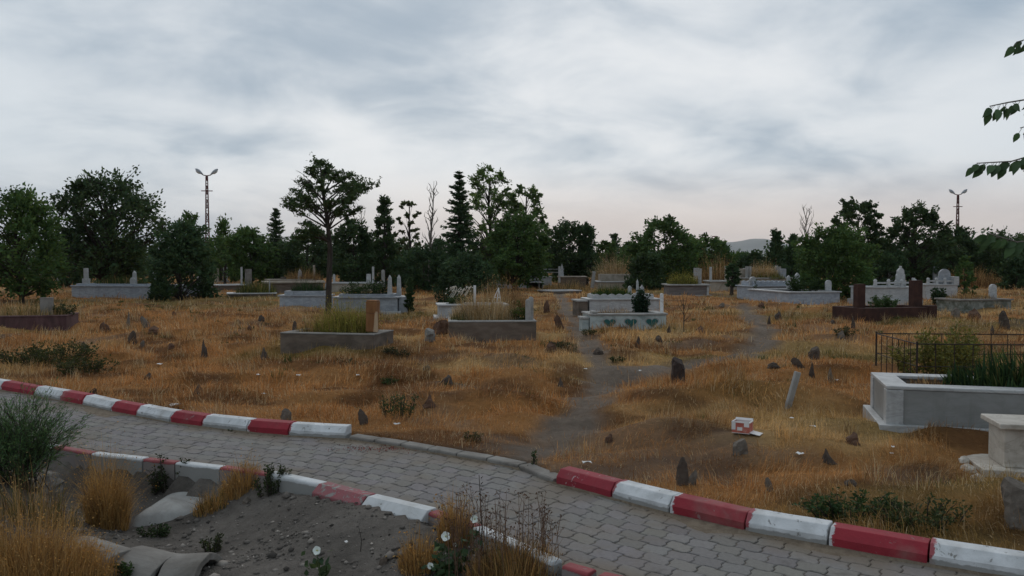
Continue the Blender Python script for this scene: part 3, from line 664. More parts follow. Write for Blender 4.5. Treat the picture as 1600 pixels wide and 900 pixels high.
def rail(g, L, z):
    mb = MB(); mb.box(.1,.06,z+.10,L-.1,.12,z+.16); mb.build('rail', mar, g, .006)
    for x in np.linspace(.14, L-.14, 4):
        mb = MB(); mb.frustum(x,.09,z+.001,z+.20,.05,.05,.04,.04); mb.frustum(x,.09,z+.201,z+.27,.055,.05,.02,.02); mb.build('baluster', mar, g)
rail(g_rw, L, .71); stone('ornate', g_rw, L-.42, .5, .71, .42, .72, .10, mar); stone('slab', g_rw, L-.12, .2, .71, .09, .30, .08, mar)
g_rw2 = grave('white marble grave with balustrade and arched headstone far right', (1446,469), (1496,469), 1.3, .60, mar, (.04,.05), mar)
L = g_rw2['L']; rail(g_rw2, L, .65); stone('arch', g_rw2, L-.40, .3, .65, .48, .62, .10, gra); MB().box(L-.16,-.02,.655,L+.05,.6,.96).build('end_panel', mar, g_rw2, .01)
g_m = grave('mossy rough stone grave with a white rounded headstone at right', (1499,488), (1580,487), 1.1, .36, M['moss_stone'], (.05,.05), M['concrete'], plinth=(.12,.05,M['moss_stone']))
stone('arch', g_m, g_m['L']-.35, .4, .41, .25, .46, .08, mar)
# small far headstones, one by one
def headstone(px, py, w, h, kind, mat, label):
    b = PG(px, py); g = empty('far_headstone', b, R(rnd.uniform(-25,10))); tag(g, label, 'headstone', 'single headstones among the trees')
    stone(kind, g, 0, 0, .10, w, h, .12, mat, 'slab'); MB().box(-w*.8,-.14,-.08,w*.8,.14,.10).build('base', mat, g, .01)
for a in [(48,441,.35,.9,'arch',mar,'pale headstone glimpsed through the bush at the far left'),(92,441,.4,1.0,'slab',mar,'small white slab glimpsed right of the far left bush'),
 (310,449,.3,.8,'ornate',mar,'white headstone showing at the right side of the low cedar'),(337,442,.5,.9,'slab',M['beige'],'beige headstone left of the thin white post'),(352,441,.3,1.0,'slab',mar,'tall white headstone just behind the thin white post'),
 (412,441,.3,.9,'arch',mar,'white rounded headstone left of the pale rimmed grave'),(644,437,.24,1.3,'slab',mar,'narrow white slab in the dark shrubs left of the spruce'),(652,441,.5,1.2,'ornate',mar,'broken looking white headstone under the bare poplar'),
 (804,447,.22,1.0,'obelisk',mar,'thin pale obelisk in front of the dark mulberry tree'),(897,443,.3,1.1,'arch',M['beige'],'beige arched headstone below the dark tree right of the mulberry'),(914,443,.3,1.2,'slab',mar,'white slab at the edge of the dark tree'),
 (1003,443,.28,1.0,'point',M['beige'],'pointed beige headstone right of the dry straw bush'),(1088,441,.4,.9,'slab',mar,'white slab behind the yellow shrub grave'),(1125,441,.5,.9,'ornate',M['beige'],'beige ornate headstone right of the yellow shrub grave'),
 (1165,441,.4,.9,'slab',mar,'white slab behind the small round tree'),(1392,452,.3,1.5,'ornate',gra,'tall gray ornate headstone in the shade behind the rail'),(1404,452,.5,1.1,'slab',gra,'broad gray headstone in the shade behind the rail'),
 (1462,452,.3,1.1,'slab',gra,'gray slab between the rust slab and the arched headstone'),(1535,441,.4,.9,'arch',M['beige'],'beige rounded headstone by the brown mound at right'),(1498,444,.7,.5,'slab',mar,'low white slab left of the brown mound')]: headstone(*a)

# iron fence behind the marble grave
fa = PD(1433,546,10.6); ang = R(-5); fr = empty('iron_fence', (fa.x, fa.y, hz(fa.x, fa.y)-.02), ang)
tag(fr, 'rusty low iron grave fence behind the gray marble grave at right', 'fence')
FL, FD, FH = 2.5, 1.5, .60
def bar(name, a, b, r=.008): MB().tube([a,b], r, 6).build(name, M['iron'], fr)
for y in (0, FD):
    bar('rail', (0,y,FH), (FL,y,FH)); bar('rail', (0,y,.32), (FL,y,.32), .006); bar('rail', (0,y,.06), (FL,y,.06), .006)
    for k in range(12): bar('bar', (k*.223,y,0), (k*.223,y,FH), .006)
for x in (0, FL):
    bar('rail', (x,0,FH), (x,FD,FH)); bar('rail', (x,0,.32), (x,FD,.32), .006)
    for k in range(1,7): bar('bar', (x,k*.214,0), (x,k*.214,FH), .006)
for x in (0, FL):
    for y in (0, FD): bar('post', (x,y,-.15), (x,y,FH+.03), .013)
FOOT.append((fr.location.x, fr.location.y, math.cos(ang), math.sin(ang), FL, FD))
# ------------------------------------------------------------------ foliage
def leafquads(C, size, rng, asp=.5, updir=.0, D=None):
    n = len(C)
    t = rng.normal(size=(n,3)) if D is None else D + rng.normal(size=(n,3))*.35
    t /= np.linalg.norm(t, axis=1)[:,None]+1e-9
    q = rng.normal(size=(n,3)); q[:,2] += updir; b = np.cross(t, q); b /= np.linalg.norm(b, axis=1)[:,None]+1e-9
    s = (size*rng.uniform(.6,1.35,n))[:,None]
    V = np.stack([C-t*s, C+b*s*asp-t*s*.1, C+t*s, C-b*s*asp-t*s*.1], 1).reshape(-1,3)
    return V, np.arange(4*n).reshape(-1,4)
def tints(n, base, rng, k=4, var=.30, warm=.15):
    v = rng.uniform(1-var, 1+var, n)[:,None]; w = rng.uniform(-warm, warm, n)[:,None]
    c = np.asarray(base)[None,:]*v*np.concatenate([1+w*1.4, 1+w*.4, 1-w*.8], 1)
    return np.repeat(c, k, 0)
def curve(a, b, rng, sag=.12, n=5):
    a, b = np.asarray(a,float), np.asarray(b,float); L = np.linalg.norm(b-a); off = rng.normal(size=3)*L*sag*.6
    return [a+(b-a)*t + off*math.sin(math.pi*t) + np.array([0,0,L*sag*math.sin(math.pi*t)*(1 if b[2]>a[2] else .3)]) for t in np.linspace(0,1,n)]
LEAVES = {'n': 0}
def tree(label, px, base_y, top_y, wpx, kind, name='tree', depth=None, seed=1, col=(.030,.052,.020), leaves=7000, ls=.075, trunk_px=None, clear=.18, K=46, rough=1.0, bark='bark', cat='tree', group='trees around the graves', off=None):
    rng = np.random.default_rng(seed*13+5)
    if depth is None: b = PG(px, base_y); y = b.y
    else: y = depth; x = PD(px, 420, y).x; b = Vector((x, y, hz(x, y)))
    Ht = (PD(px, top_y, y).z) - b.z; Rr = wpx/2/FPX*y
    g = empty(name, b); tag(g, label, cat, group); mb = MB(); C = []; SZ = []; D = []
    tr = trunk_px/2/FPX*y if trunk_px else .022*Ht
    lean = rng.normal(0, .03, 2)*Ht
    axis_ = lambda z: np.array([lean[0]*z/Ht + .03*Rr*math.sin(z*1.7+seed), lean[1]*z/Ht, z])
    if kind in ('round','dense','sparse','upright','bush','flat'):
        z0 = clear*Ht
        topk = {'round':.80,'dense':.85,'sparse':.93,'upright':.97,'bush':.7,'flat':.8}[kind]
        zs = np.linspace(-.1, Ht*topk, 9); mb.tube([axis_(z) for z in zs], [tr*(1.15-.95*k/8) for k in range(9)], 7)
        lob = rng.uniform(.72, 1.12, 9)                    # uneven outline: each bearing has its own reach
        for k in range(K):
            u = (k+.5)/K; u = u if kind != 'dense' else u**.9
            an = k*2.39996 + rng.normal(0,.35); li = lob[int((an % (2*math.pi))/(2*math.pi)*9)]
            if kind in ('round','dense'): prof = math.sqrt(max(0, 1-abs(2*u*.97-.92)**2.3)); prof = max(prof, .30)
            elif kind == 'flat': prof = .55+.45*math.sin(math.pi*min(1,u*1.1))
            elif kind == 'sparse': prof = .35+.65*math.sin(math.pi*(.12+.80*u))
            elif kind == 'upright': prof = (.75*(1-u)**.8+.12) if u > .25 else .75
            else: prof = math.sqrt(max(.05, 1-u**2))*(1.0 if u > .15 else .9)
            rad = Rr*prof*li*rng.uniform(.45,.95)**.6*(.86 if kind != 'upright' else .8)
            zc_ = z0 + (Ht-z0)*min(1, u*rng.uniform(.94,1.05))*(.965)
            ct = axis_(zc_) + np.array([rad*math.cos(an), rad*math.sin(an), 0])
            zl = max(z0*.55, zc_ - rad*rng.uniform(.5,1.0) - .08*Ht); zl = min(zl, Ht*topk*.98)
            mb.tube(curve(axis_(zl), ct, rng, .10), [tr*.42*max(.25,1-u*.75)*q for q in (1,.8,.6,.45,.25)], 5, False)
            rc = {'round':.20,'dense':.23,'sparse':.15,'upright':.15,'bush':.22,'flat':.20}[kind]*Rr*rng.uniform(.65,1.30)*(1 if kind != 'upright' else 1.5)
            n = int(leaves/K*rng.uniform(.7,1.3))
            nt_ = 9                                         # twigs out of each limb carry the leaves, so edges are ragged
            tw = rng.normal(size=(nt_,3)); tw /= np.linalg.norm(tw,axis=1)[:,None]; tw[:,2] = tw[:,2]*.75+.12
            if kind == 'upright': tw[:,2] = np.abs(tw[:,2])+.6
            ids = rng.integers(0, nt_, n); rr = rng.uniform(.05,1.35,n)**.8
            pts = ct + tw[ids]*(rc*rr)[:,None] + rng.normal(size=(n,3))*rc*.17
            for j in range(0, nt_, 3 if kind != 'sparse' else 1): mb.tube([ct, ct+tw[j]*rc*1.2], [tr*.10+.004, .004], 4, False)
            C.append(pts); SZ.append(np.full(n, ls)); D.append(tw[ids])
        asp = .55 if kind != 'upright' else .5
    elif kind in ('spruce','cedar'):
        mb.tube([(0,0,-.1),(0,0,Ht*.5),(0,0,Ht*.98)], [tr, tr*.6, .012], 7)
        nt_ = int(30 if kind == 'spruce' else 16)
        for k in range(nt_):
            u = .04+.94*(k/nt_)**.92
            nb = 6 if u < .7 else 5
            for j in range(nb):
                an = j*2*math.pi/nb + k*.6 + rng.normal(0,.15)
                Lb = Rr*((1-u)**(.85 if kind == 'spruce' else .6)*rng.uniform(.45,1.15)+.04)
                zb = Ht*min(.985, u+rng.normal(0,.014)); droop = (-.22 if kind == 'spruce' else .10)*(1-u)+(.22 if u > .6 else 0)
                dirn = np.array([math.cos(an), math.sin(an), droop]); e = np.array([0,0,zb])+dirn*Lb; e[2] += .10*Lb
                mid_ = np.array([0,0,zb])+dirn*Lb*.55
                mb.tube([(0,0,zb), mid_, e], [.022*(1-u)+.006, .012, .004], 4, False)
                n = int(leaves/(nt_*nb)*(Lb/Rr*1.7+.25)); t = rng.uniform(.08,1.0,n)
                base = np.array([0,0,zb])*(1-t)[:,None] + e*t[:,None] - np.array([0,0,1])*(.06*Lb*np.sin(np.pi*t))[:,None]
                lat = np.array([-math.sin(an), math.cos(an), 0]); sg = rng.choice([-1,1],n)
                ex = (.22*Lb*(1-t*.75)+.03)*rng.uniform(0,1,n)
                C.append(base + lat*(sg*ex)[:,None] + rng.normal(size=(n,3))*np.array([.03,.03,.035*Lb+.012]))
                D.append(dirn*.8 + lat*sg[:,None]*.7); SZ.append(np.full(n, ls))
        asp = .26
    elif kind == 'bare':
        mb.tube([axis_(z) for z in np.linspace(-.1,Ht,8)], [tr*(1-.93*k/7) for k in range(8)], 6)
        for k in range(22):
            z = Ht*(.22+.72*k/22); an = k*2.4; Lb = Rr*rng.uniform(.55,1.05)*(1.1-.5*k/22); a0 = axis_(z); e = a0+np.array([Lb*math.cos(an)*.8,Lb*math.sin(an)*.8,Lb*rng.uniform(1.3,2.2)]); e[2] = min(e[2], Ht*1.0)
            c_ = curve(a0, e, rng, .12); mb.tube(c_, [tr*.42*(1-.5*k/22)*q+.004 for q in (1,.75,.55,.4,.2)], 5, False)
            for q in range(3):
                s_ = c_[2+q%3]; mb.tube([s_, s_+np.array([rng.normal(0,.3)*Lb, rng.normal(0,.3)*Lb, Lb*.55])], [tr*.16+.003, .003], 4, False)
        mb.build('trunk', M['graybark'], g); return g
    mb.build('trunk', M[bark], g)
    C = np.concatenate(C); SZ = np.concatenate(SZ); D = np.concatenate(D)
    C[:,2] = np.maximum(C[:,2], .04); LEAVES['n'] += len(C)
    Vq, Fq = leafquads(C, SZ, rng, asp, .6, D)
    hue = np.repeat(1+.28*(vn(C[:,0]*2.1/ max(Rr,.6), C[:,2]*2.1/max(Rr,.6), seed)-.5)[:,None]*2, 4, 0)
    link('crown', npmesh('crown', Vq, Fq, tints(len(C), col, rng)*hue), M['thin_leaf' if kind == 'sparse' else 'leaf'], g)
    return g
DK=(.056,.088,.033); MD=(.080,.132,.036); BR=(.110,.160,.046); BL=(.056,.094,.038); OL=(.105,.125,.046)
tree('broad leafy tree with low bright green branches at the left edge', 32, 474, 306, 175, 'dense', 'broadleaf_tree', seed=1, col=MD, leaves=14000, ls=.075, clear=.10, K=70)
tree('big dark round tree second from the left edge', 168, 462, 276, 205, 'round', 'broadleaf_tree', depth=43, seed=2, col=DK, leaves=17000, ls=.095, clear=.16, K=80, trunk_px=16)
tree('low spreading cedar bush covering the end of the blue gray graves', 282, 469, 352, 138, 'bush', 'cedar_bush', seed=3, col=BL, leaves=12000, ls=.07, clear=.02, K=60)
tree('leafy sapling tree with upright shoots beside the left street lamp', 300, 455, 338, 70, 'upright', 'young_tree', depth=52, seed=4, col=MD, leaves=2600, ls=.085, clear=.2, K=26)
tree('slim sapling tree with spiky shoots right of the left street lamp', 352, 455, 345, 66, 'upright', 'young_tree', depth=58, seed=5, col=MD, leaves=2600, ls=.09, clear=.2, K=24)
tree('mid green rounded tree left of the small spruce', 393, 450, 358, 96, 'dense', 'broadleaf_tree', depth=54, seed=6, col=MD, leaves=9000, ls=.095, clear=.10, K=50)
tree('small dark spruce left of the lone tree', 432, 446, 322, 72, 'spruce', 'spruce_tree', depth=60, seed=7, col=DK, leaves=6500, ls=.12)
tree('dark rounded tree directly behind the lone tree trunk', 480, 452, 364, 104, 'dense', 'broadleaf_tree', depth=56, seed=8, col=DK, leaves=9000, ls=.095, clear=.10, K=50)
tree('dense dark green tree just right of the lone tree', 556, 462, 346, 92, 'dense', 'broadleaf_tree', depth=45, seed=9, col=DK, leaves=10000, ls=.08, clear=.08, K=55)
tree('narrow dark upright tree right of the lone tree', 600, 458, 312, 62, 'upright', 'upright_tree', depth=47, seed=10, col=DK, leaves=6500, ls=.08, clear=.06, K=46)
tree('thin pale leaved upright tree left of the bare poplar', 640, 456, 308, 50, 'sparse', 'young_tree', depth=49, seed=11, col=OL, leaves=2600, ls=.085, clear=.15, K=34)
tree('tall bare leafless poplar left of the spruce', 669, 450, 282, 34, 'bare', 'bare_tree', depth=54, seed=12, trunk_px=6)
tree('thin bare sapling poking above the dense trees right of the lone tree', 571, 450, 322, 24, 'bare', 'bare_tree', depth=58, seed=52, trunk_px=3)
tree('dark shrubby tree below the bare poplar', 660, 455, 392, 100, 'dense', 'shrub', depth=44, seed=13, col=BL, leaves=8000, ls=.08, clear=.04, K=45)
tree('tall pointed spruce in the centre', 718, 452, 262, 92, 'spruce', 'spruce_tree', depth=46, seed=14, col=BL, leaves=12000, ls=.11)
tree('tall airy light green tree right of the centre spruce', 764, 450, 260, 112, 'sparse', 'airy_tree', depth=52, seed=15, col=(.13,.19,.055), leaves=7600, ls=.085, clear=.22, K=84)
tree('airy light tree behind the dark mulberry tree', 822, 446, 290, 84, 'sparse', 'airy_tree', depth=50, seed=16, col=(.12,.175,.055), leaves=6000, ls=.085, clear=.3, K=60)
tree('dark mulberry tree with dense low crown in the centre', 806, 453, 340, 116, 'dense', 'mulberry_tree', depth=44, seed=17, col=MD, leaves=15000, ls=.08, clear=.12, K=75, trunk_px=9)
tree('leafy bush in shade below the centre spruce', 728, 460, 402, 120, 'bush', 'shrub', depth=41, seed=18, col=BL, leaves=9000, ls=.07, clear=.02, K=50)
tree('dark round tree right of the mulberry tree', 893, 446, 348, 104, 'round', 'broadleaf_tree', depth=55, seed=19, col=DK, leaves=11000, ls=.09, clear=.10, K=60, trunk_px=7)
tree('spiky young pine at the right of that dark round tree', 917, 445, 352, 52, 'upright', 'pine_tree', depth=54, seed=20, col=BL, leaves=5000, ls=.09, clear=.1, K=34)
tree('light green bush between the mulberry and the dark round tree', 868, 446, 396, 56, 'bush', 'shrub', depth=60, seed=21, col=BR, leaves=3500, ls=.09, clear=.02, K=30)
tree('small poplar clump seen far off in the centre gap', 960, 436, 364, 34, 'upright', 'poplar_tree', depth=85, seed=22, col=DK, leaves=3500, ls=.12, clear=.1, K=30)
tree('wide green tree with feathery top in the right centre', 1040, 450, 342, 122, 'round', 'broadleaf_tree', depth=50, seed=23, col=MD, leaves=14000, ls=.085, clear=.08, K=78)
tree('dark shaded bush under the wide feathery tree', 1010, 450, 398, 80, 'bush', 'shrub', depth=46, seed=54, col=DK, leaves=5000, ls=.08, clear=.02, K=36)
tree('low green tree right of the wide feathery tree', 1112, 446, 372, 66, 'dense', 'broadleaf_tree', depth=68, seed=24, col=MD, leaves=6000, ls=.11, clear=.08, K=40)
tree('small round dark tree on a short trunk among the graves', 1143, 461, 412, 34, 'round', 'small_tree', seed=25, col=BL, leaves=2600, ls=.065, clear=.30, K=26, trunk_px=6)
tree('hazy green tree in front of the distant hill', 1150, 440, 396, 60, 'dense', 'broadleaf_tree', depth=80, seed=26, col=MD, leaves=4500, ls=.12, clear=.08, K=36)
tree('dark young pine left of the dense green tree at right', 1213, 448, 362, 44, 'upright', 'pine_tree', depth=55, seed=27, col=BL, leaves=6000, ls=.085, clear=.06, K=44)
tree('second dark young pine close beside the dense green tree', 1237, 448, 368, 40, 'upright', 'pine_tree', depth=56, seed=28, col=BL, leaves=5000, ls=.085, clear=.06, K=38)
tree('pale bare tree rising behind the dense green tree at right', 1258, 446, 326, 42, 'bare', 'bare_tree', depth=60, seed=29, trunk_px=4)
tree('large dense green tree hanging over the dark red grave', 1305, 472, 358, 134, 'dense', 'broadleaf_tree', depth=33, seed=30, col=MD, leaves=17000, ls=.062, clear=.06, K=85)
tree('dark tree with a flat feathery top leaning right above the dense green tree', 1340, 458, 316, 96, 'flat', 'locust_tree', depth=46, seed=31, col=DK, leaves=6500, ls=.085, clear=.45, K=36, trunk_px=9)
tree('round dark tree with knobbly crown left of the right street lamp', 1427, 452, 324, 108, 'round', 'broadleaf_tree', depth=46, seed=32, col=DK, leaves=13000, ls=.085, clear=.12, K=64, trunk_px=10)
tree('low dark tree below the right street lamp', 1494, 448, 358, 96, 'dense', 'broadleaf_tree', depth=54, seed=33, col=DK, leaves=9000, ls=.095, clear=.08, K=50)
tree('small leafy shrub left of the brown mound at right', 1507, 456, 402, 40, 'bush', 'shrub', seed=34, depth=38, col=MD, leaves=2600, ls=.065, clear=.04, K=26)
tree('dark spreading tree at the right edge behind the brown mound', 1578, 446, 372, 120, 'dense', 'broadleaf_tree', depth=52, seed=35, col=DK, leaves=10000, ls=.09, clear=.06, K=55)
tree('dark bush in front of the right edge tree', 1590, 450, 404, 70, 'bush', 'shrub', depth=44, seed=36, col=BL, leaves=5000, ls=.08, clear=.02, K=36)
tree('bush behind the ornate headstone grave at right', 1385, 452, 398, 90, 'bush', 'shrub', depth=45, seed=37, col=BL, leaves=5500, ls=.08, clear=.02, K=36)
tree('dark low shrub in the gap between the left edge tree and the big dark tree', 108, 458, 385, 60, 'bush', 'shrub', depth=50, seed=70, col=DK, leaves=4500, ls=.09, clear=.02, K=34)
tree('dark low shrub behind the long blue gray grave', 185, 452, 398, 110, 'bush', 'shrub', depth=55, seed=71, col=BL, leaves=6000, ls=.09, clear=.02, K=40)
tree('mid green shrub below the slim sapling tree', 345, 446, 372, 90, 'bush', 'shrub', depth=62, seed=72, col=MD, leaves=6000, ls=.10, clear=.02, K=40)
tree('dark shrub filling in below the small spruce', 438, 446, 378, 84, 'bush', 'shrub', depth=63, seed=73, col=DK, leaves=6000, ls=.10, clear=.02, K=40)
tree('dark shrub behind the two pointed white headstones', 600, 452, 372, 96, 'bush', 'shrub', depth=52, seed=74, col=DK, leaves=7000, ls=.09, clear=.02, K=44)
tree('broad dark shrub between the bare poplar and the centre spruce', 694, 452, 374, 84, 'dense', 'shrub', depth=55, seed=75, col=BL, leaves=7000, ls=.095, clear=.04, K=44)
tree('dark shrub behind the mulberry trunk', 772, 450, 372, 90, 'dense', 'shrub', depth=56, seed=76, col=DK, leaves=7000, ls=.095, clear=.04, K=44)
tree('pale green shrub left of the small poplar clump', 946, 440, 378, 56, 'bush', 'shrub', depth=74, seed=77, col=MD, leaves=4500, ls=.12, clear=.02, K=34)
tree('green shrub between the poplar clump and the wide feathery tree', 985, 442, 380, 56, 'bush', 'shrub', depth=70, seed=78, col=MD, leaves=4500, ls=.12, clear=.02, K=34)
tree('green shrub behind the yellow plants of the block grave', 1082, 442, 374, 72, 'bush', 'shrub', depth=66, seed=79, col=MD, leaves=5500, ls=.11, clear=.02, K=40)
tree('low green shrub right of the small round dark tree', 1176, 442, 397, 72, 'bush', 'shrub', depth=70, seed=80, col=DK, leaves=5000, ls=.11, clear=.02, K=38)
tree('mid green shrub left behind the small round dark tree', 1122, 440, 384, 60, 'bush', 'shrub', depth=76, seed=81, col=MD, leaves=5000, ls=.12, clear=.02, K=38)
tree('dark green shrub behind the beige terraced grave', 1230, 444, 390, 70, 'bush', 'shrub', depth=62, seed=82, col=BL, leaves=6000, ls=.10, clear=.02, K=40)
tree('dark shrub filling the gap left of the knobbly tree', 1375, 450, 372, 80, 'dense', 'shrub', depth=52, seed=83, col=DK, leaves=7000, ls=.09, clear=.04, K=44)
tree('dark shrub behind the arched headstone far right', 1462, 446, 380, 84, 'bush', 'shrub', depth=56, seed=84, col=BL, leaves=6000, ls=.095, clear=.02, K=40)
tree('green shrub between the low dark tree and the right edge tree', 1536, 444, 380, 80, 'bush', 'shrub', depth=60, seed=85, col=MD, leaves=6000, ls=.10, clear=.02, K=40)
# far wood beyond, one mass
rng = np.random.default_rng(77); C = []; SZ = []
for k in range(760):
    y = 78+44*rng.uniform(0,1)**1.5; x = rng.uniform(-.82, .82)*y; h = rng.uniform(1.6, 4.2)*(1+.20*math.sin(x*.31)); r = rng.uniform(1.0,2.2)
    if .225 < x/y < .31: h *= .55; r *= .6
    n = 150; p = rng.normal(size=(n,3)); p /= np.linalg.norm(p,axis=1)[:,None]; p *= rng.uniform(.3,1,n)[:,None]**.5
    C.append(np.array([x,y,h*.5]) + p*np.array([r,r,h*.52])); 
C = np.concatenate(C); Vq, Fq = leafquads(C, np.full(len(C), .20), rng, .6, .4)
tag(link('far_wood', npmesh('far_wood', Vq, Fq, tints(len(C), (.056,.088,.036), rng)), M['leaf']), 'dark green wood closing off the cemetery in the distance', 'wood', None, 'stuff')

# the lone tree with open layered crown
b = PG(513, 488); rng = np.random.default_rng(99); g = empty('locust_tree', b); Y = b.y
tag(g, 'lone tall tree with an open layered crown between the two gray marble graves', 'tree', 'trees around the graves')
def L3(px, py, dy): p = PD(px, py, Y+dy); return np.array(p - b)
mb = MB(); spine = [L3(513,492,0), L3(514,440,0), L3(516,390,.1), L3(512,350,.05), L3(507,315,0), L3(504,285,.1), L3(500,258,.1)]
tr = [.10,.085,.075,.062,.05,.036,.02]; mb.tube(spine, tr, 8); C = []; D = []
tips = [(497,250,.2),(482,260,-.5),(516,258,.6),(534,268,-.6),(550,272,.4),(566,281,.3),(590,289,-.1),(578,292,.7),(562,296,-.9),(468,282,.6),(460,296,-.7),(447,310,.2),(445,318,-.4),(456,316,.8),(474,306,-1.0),(484,292,1.0),
        (548,306,1.0),(540,322,-.7),(560,326,.3),(532,332,.8),(520,312,-1.1),(470,348,-.4),(460,360,.3),(476,368,.7),(488,356,-.8),(464,372,-.2),(500,280,-1.1),(512,270,1.1),(540,288,1.2),(490,322,.9),(575,286,-.6)]
def at(h):
    zs = [s[2] for s in spine]
    for k in range(len(spine)-1):
        if zs[k] <= h <= zs[k+1]: return spine[k]+(spine[k+1]-spine[k])*((h-zs[k])/(zs[k+1]-zs[k]))
    return spine[-1]
for k, (px, py, dy) in enumerate(tips):
    e = L3(px, py, dy); d0 = np.hypot(e[0]-spine[4][0], e[1]); a0 = at(max(2.1, e[2]-.40*d0-.25))
    c_ = curve(a0, e, rng, .08, 7); mb.tube(c_, [.030,.026,.021,.016,.012,.008,.004], 5, False)
    Lb = np.linalg.norm(e-a0)
    for q in range(32):
        t = rng.uniform(.44,1.0); j = min(5, int(t*6)); s_ = c_[j]+(c_[j+1]-c_[j])*(t*6-j)
        dr = np.array([rng.normal(), rng.normal(), rng.normal()*.28+.08]); dr /= np.linalg.norm(dr); Lt = rng.uniform(.10,.34)
        if q % 2 == 0: mb.tube([s_, s_+dr*Lt], [.005,.002], 3, False)
        n = 12; tt = np.linspace(.15,1,n)
        C.append(s_+dr*Lt*tt[:,None]+rng.normal(size=(n,3))*.028); D.append(np.tile(dr,(n,1))*.5+rng.normal(size=(n,3))*.6)
for k in range(7): e = L3(457+rng.uniform(0,12), 258+rng.uniform(0,34), rng.normal(0,.3)); mb.tube(curve(L3(486,285,0), e, rng, .1), [.010,.008,.006,.004,.002], 4, False)
mb.build('trunk', M['bark'], g); C = np.concatenate(C); D = np.concatenate(D)
Vq, Fq = leafquads(C, np.full(len(C), .048), rng, .42, .6, D); link('crown', npmesh('crown', Vq, Fq, tints(len(C), (.066,.100,.036), rng)), M['leaf'], g)
# small conical arborvitae
tree('small dark conical arborvitae right of the pointed white headstones', 639, 489, 434, 25, 'upright', 'arborvitae', seed=61, col=DK, leaves=3600, ls=.035, clear=.02, K=40, cat='shrub', group='shrubs among the graves')

# near tree at right whose twigs hang into view
M['near_leaf'] = tintmat('near_leaf', .55, .22, .3, .25, 14)
nb = Vector((4.35, 5.0, hz(4.35,5.0))); g = empty('near_tree', nb); tag(g, 'tree with broad pointed leaves whose twigs hang in at the right edge', 'tree')
mb = MB(); mb.tube([(0,0,-.15),(.03,0,.8),(-.02,.05,1.7),(.05,.1,2.6),(.0,.1,3.6),(.1,.1,4.6)], [.13,.11,.095,.075,.05,.02], 9)
LV, LF, LT = [], [], []; rng = np.random.default_rng(3)
def nleaf(p, d, s):
    d = d/np.linalg.norm(d); w = np.cross(d, np.array([rng.normal(0,.55), 1, rng.normal(0,.4)])); w /= np.linalg.norm(w); nrm = np.cross(d, w); n0 = len(LV)*1
    prof = [(0,.0,0),(.12,.19,.02),(.34,.28,.03),(.62,.21,.0),(.86,.08,-.06),(1.0,0,-.13)]
    cen = [p+d*s*a+nrm*s*c for a,_,c in prof]
    k = sum(len(v) for v in LV); vs = [cen[0]]; 
    for i in range(1,5): a, ww, c = prof[i]; vs += [cen[i]+w*s*ww+nrm*s*.09*ww/.42, cen[i], cen[i]-w*s*ww+nrm*s*.09*ww/.42]
    vs.append(cen[5]); LV.append(np.array(vs)); LT.append(np.tile(np.array([.060,.105,.040])*rng.uniform(.7,1.3), (len(vs),1)))
    f = [(0,1,2,2),(0,2,3,3)]
    for i in range(3): a = 1+3*i; f += [(a,a+3,a+4,a+1),(a+1,a+4,a+5,a+2)]
    f += [(10,13,11,11),(11,13,12,12)]
    for q in f: LF.append(tuple(k+i for i in dict.fromkeys(q)))
def twig(a, pts, depth, n, s=.068, r=.006):
    P3 = [np.array(a)] + [np.array(PD(x,y,depth+dz)-nb) for x,y,dz in pts]
    cv = []
    for i in range(len(P3)-1): cv += [P3[i]+(P3[i+1]-P3[i])*t for t in np.linspace(0,1,6)[:-1]]
    cv.append(P3[-1]); m_ = len(cv); mb.tube(cv, [r*(1-.75*k/(m_-1))+.0012 for k in range(m_)], 5, False)
    for k in range(n):
        t = (k+.5)/n; f_ = t*(m_-1); j = min(m_-2, int(f_)); p = cv[j]+(cv[j+1]-cv[j])*(f_-j); ax = cv[j+1]-cv[j]; ax /= np.linalg.norm(ax)
        d = ax*.55 + np.array([rng.normal(0,.35), rng.normal(0,.35), -.75+rng.normal(0,.25)]); d /= np.linalg.norm(d)
        st = p + d*rng.uniform(.012,.034); mb.tube([p, st], [.0016,.0012], 3, False); nleaf(st, d, s*rng.uniform(.8,1.2))
twig((-.02,.05,2.45), [(1700,120,0),(1625,152,0),(1575,160,.05),(1546,166,.1)], 4.6, 30, .068)
twig((0,.05,2.05), [(1720,205,-.1),(1640,235,-.05),(1580,252,0),(1526,255,.05)], 4.5, 50, .068)
twig((.0,0,1.65), [(1730,380,0),(1650,372,0),(1590,378,.1),(1543,364,.1)], 4.4, 40, .072)
twig((.05,.1,2.8), [(1720,20,0),(1640,50,0),(1588,66,0)], 4.6, 30, .068)
twig((.0,.1,2.3), [(1700,190,.2),(1630,190,.2),(1594,200,.2)], 4.7, 16, .068)
for k in range(46):
    an = rng.uniform(-1.2, .8); z = rng.uniform(1.5, 4.4); L_ = rng.uniform(.7,1.7); a0 = np.array([.0,.07,z]); e = a0+np.array([L_*math.cos(an), L_*math.sin(an)*.8, rng.uniform(-.1,.9)])
    cv = curve(a0, e, rng, .1, 9); mb.tube(cv, [.02*(1-.9*i/8) for i in range(9)], 5, False)
    for q in range(26):
        p = cv[3+q%6]+rng.normal(size=3)*.09; d = np.array([rng.normal(0,.5),rng.normal(0,.5),-.7]); nleaf(p, d, .075*rng.uniform(.8,1.2))
mb.build('trunk', M['graybark'], g)
V = np.concatenate(LV); me = bpy.data.meshes.new('crown'); me.from_pydata(V.tolist(), [], LF); me.update()
ca = me.color_attributes.new('tint','FLOAT_COLOR','POINT'); T = np.ones((len(V),4),np.float32); T[:,:3] = np.concatenate(LT); ca.data.foreach_set('color', T.ravel())
me.polygons.foreach_set('use_smooth', np.ones(len(me.polygons), bool)); link('crown', me, M['near_leaf'], g)
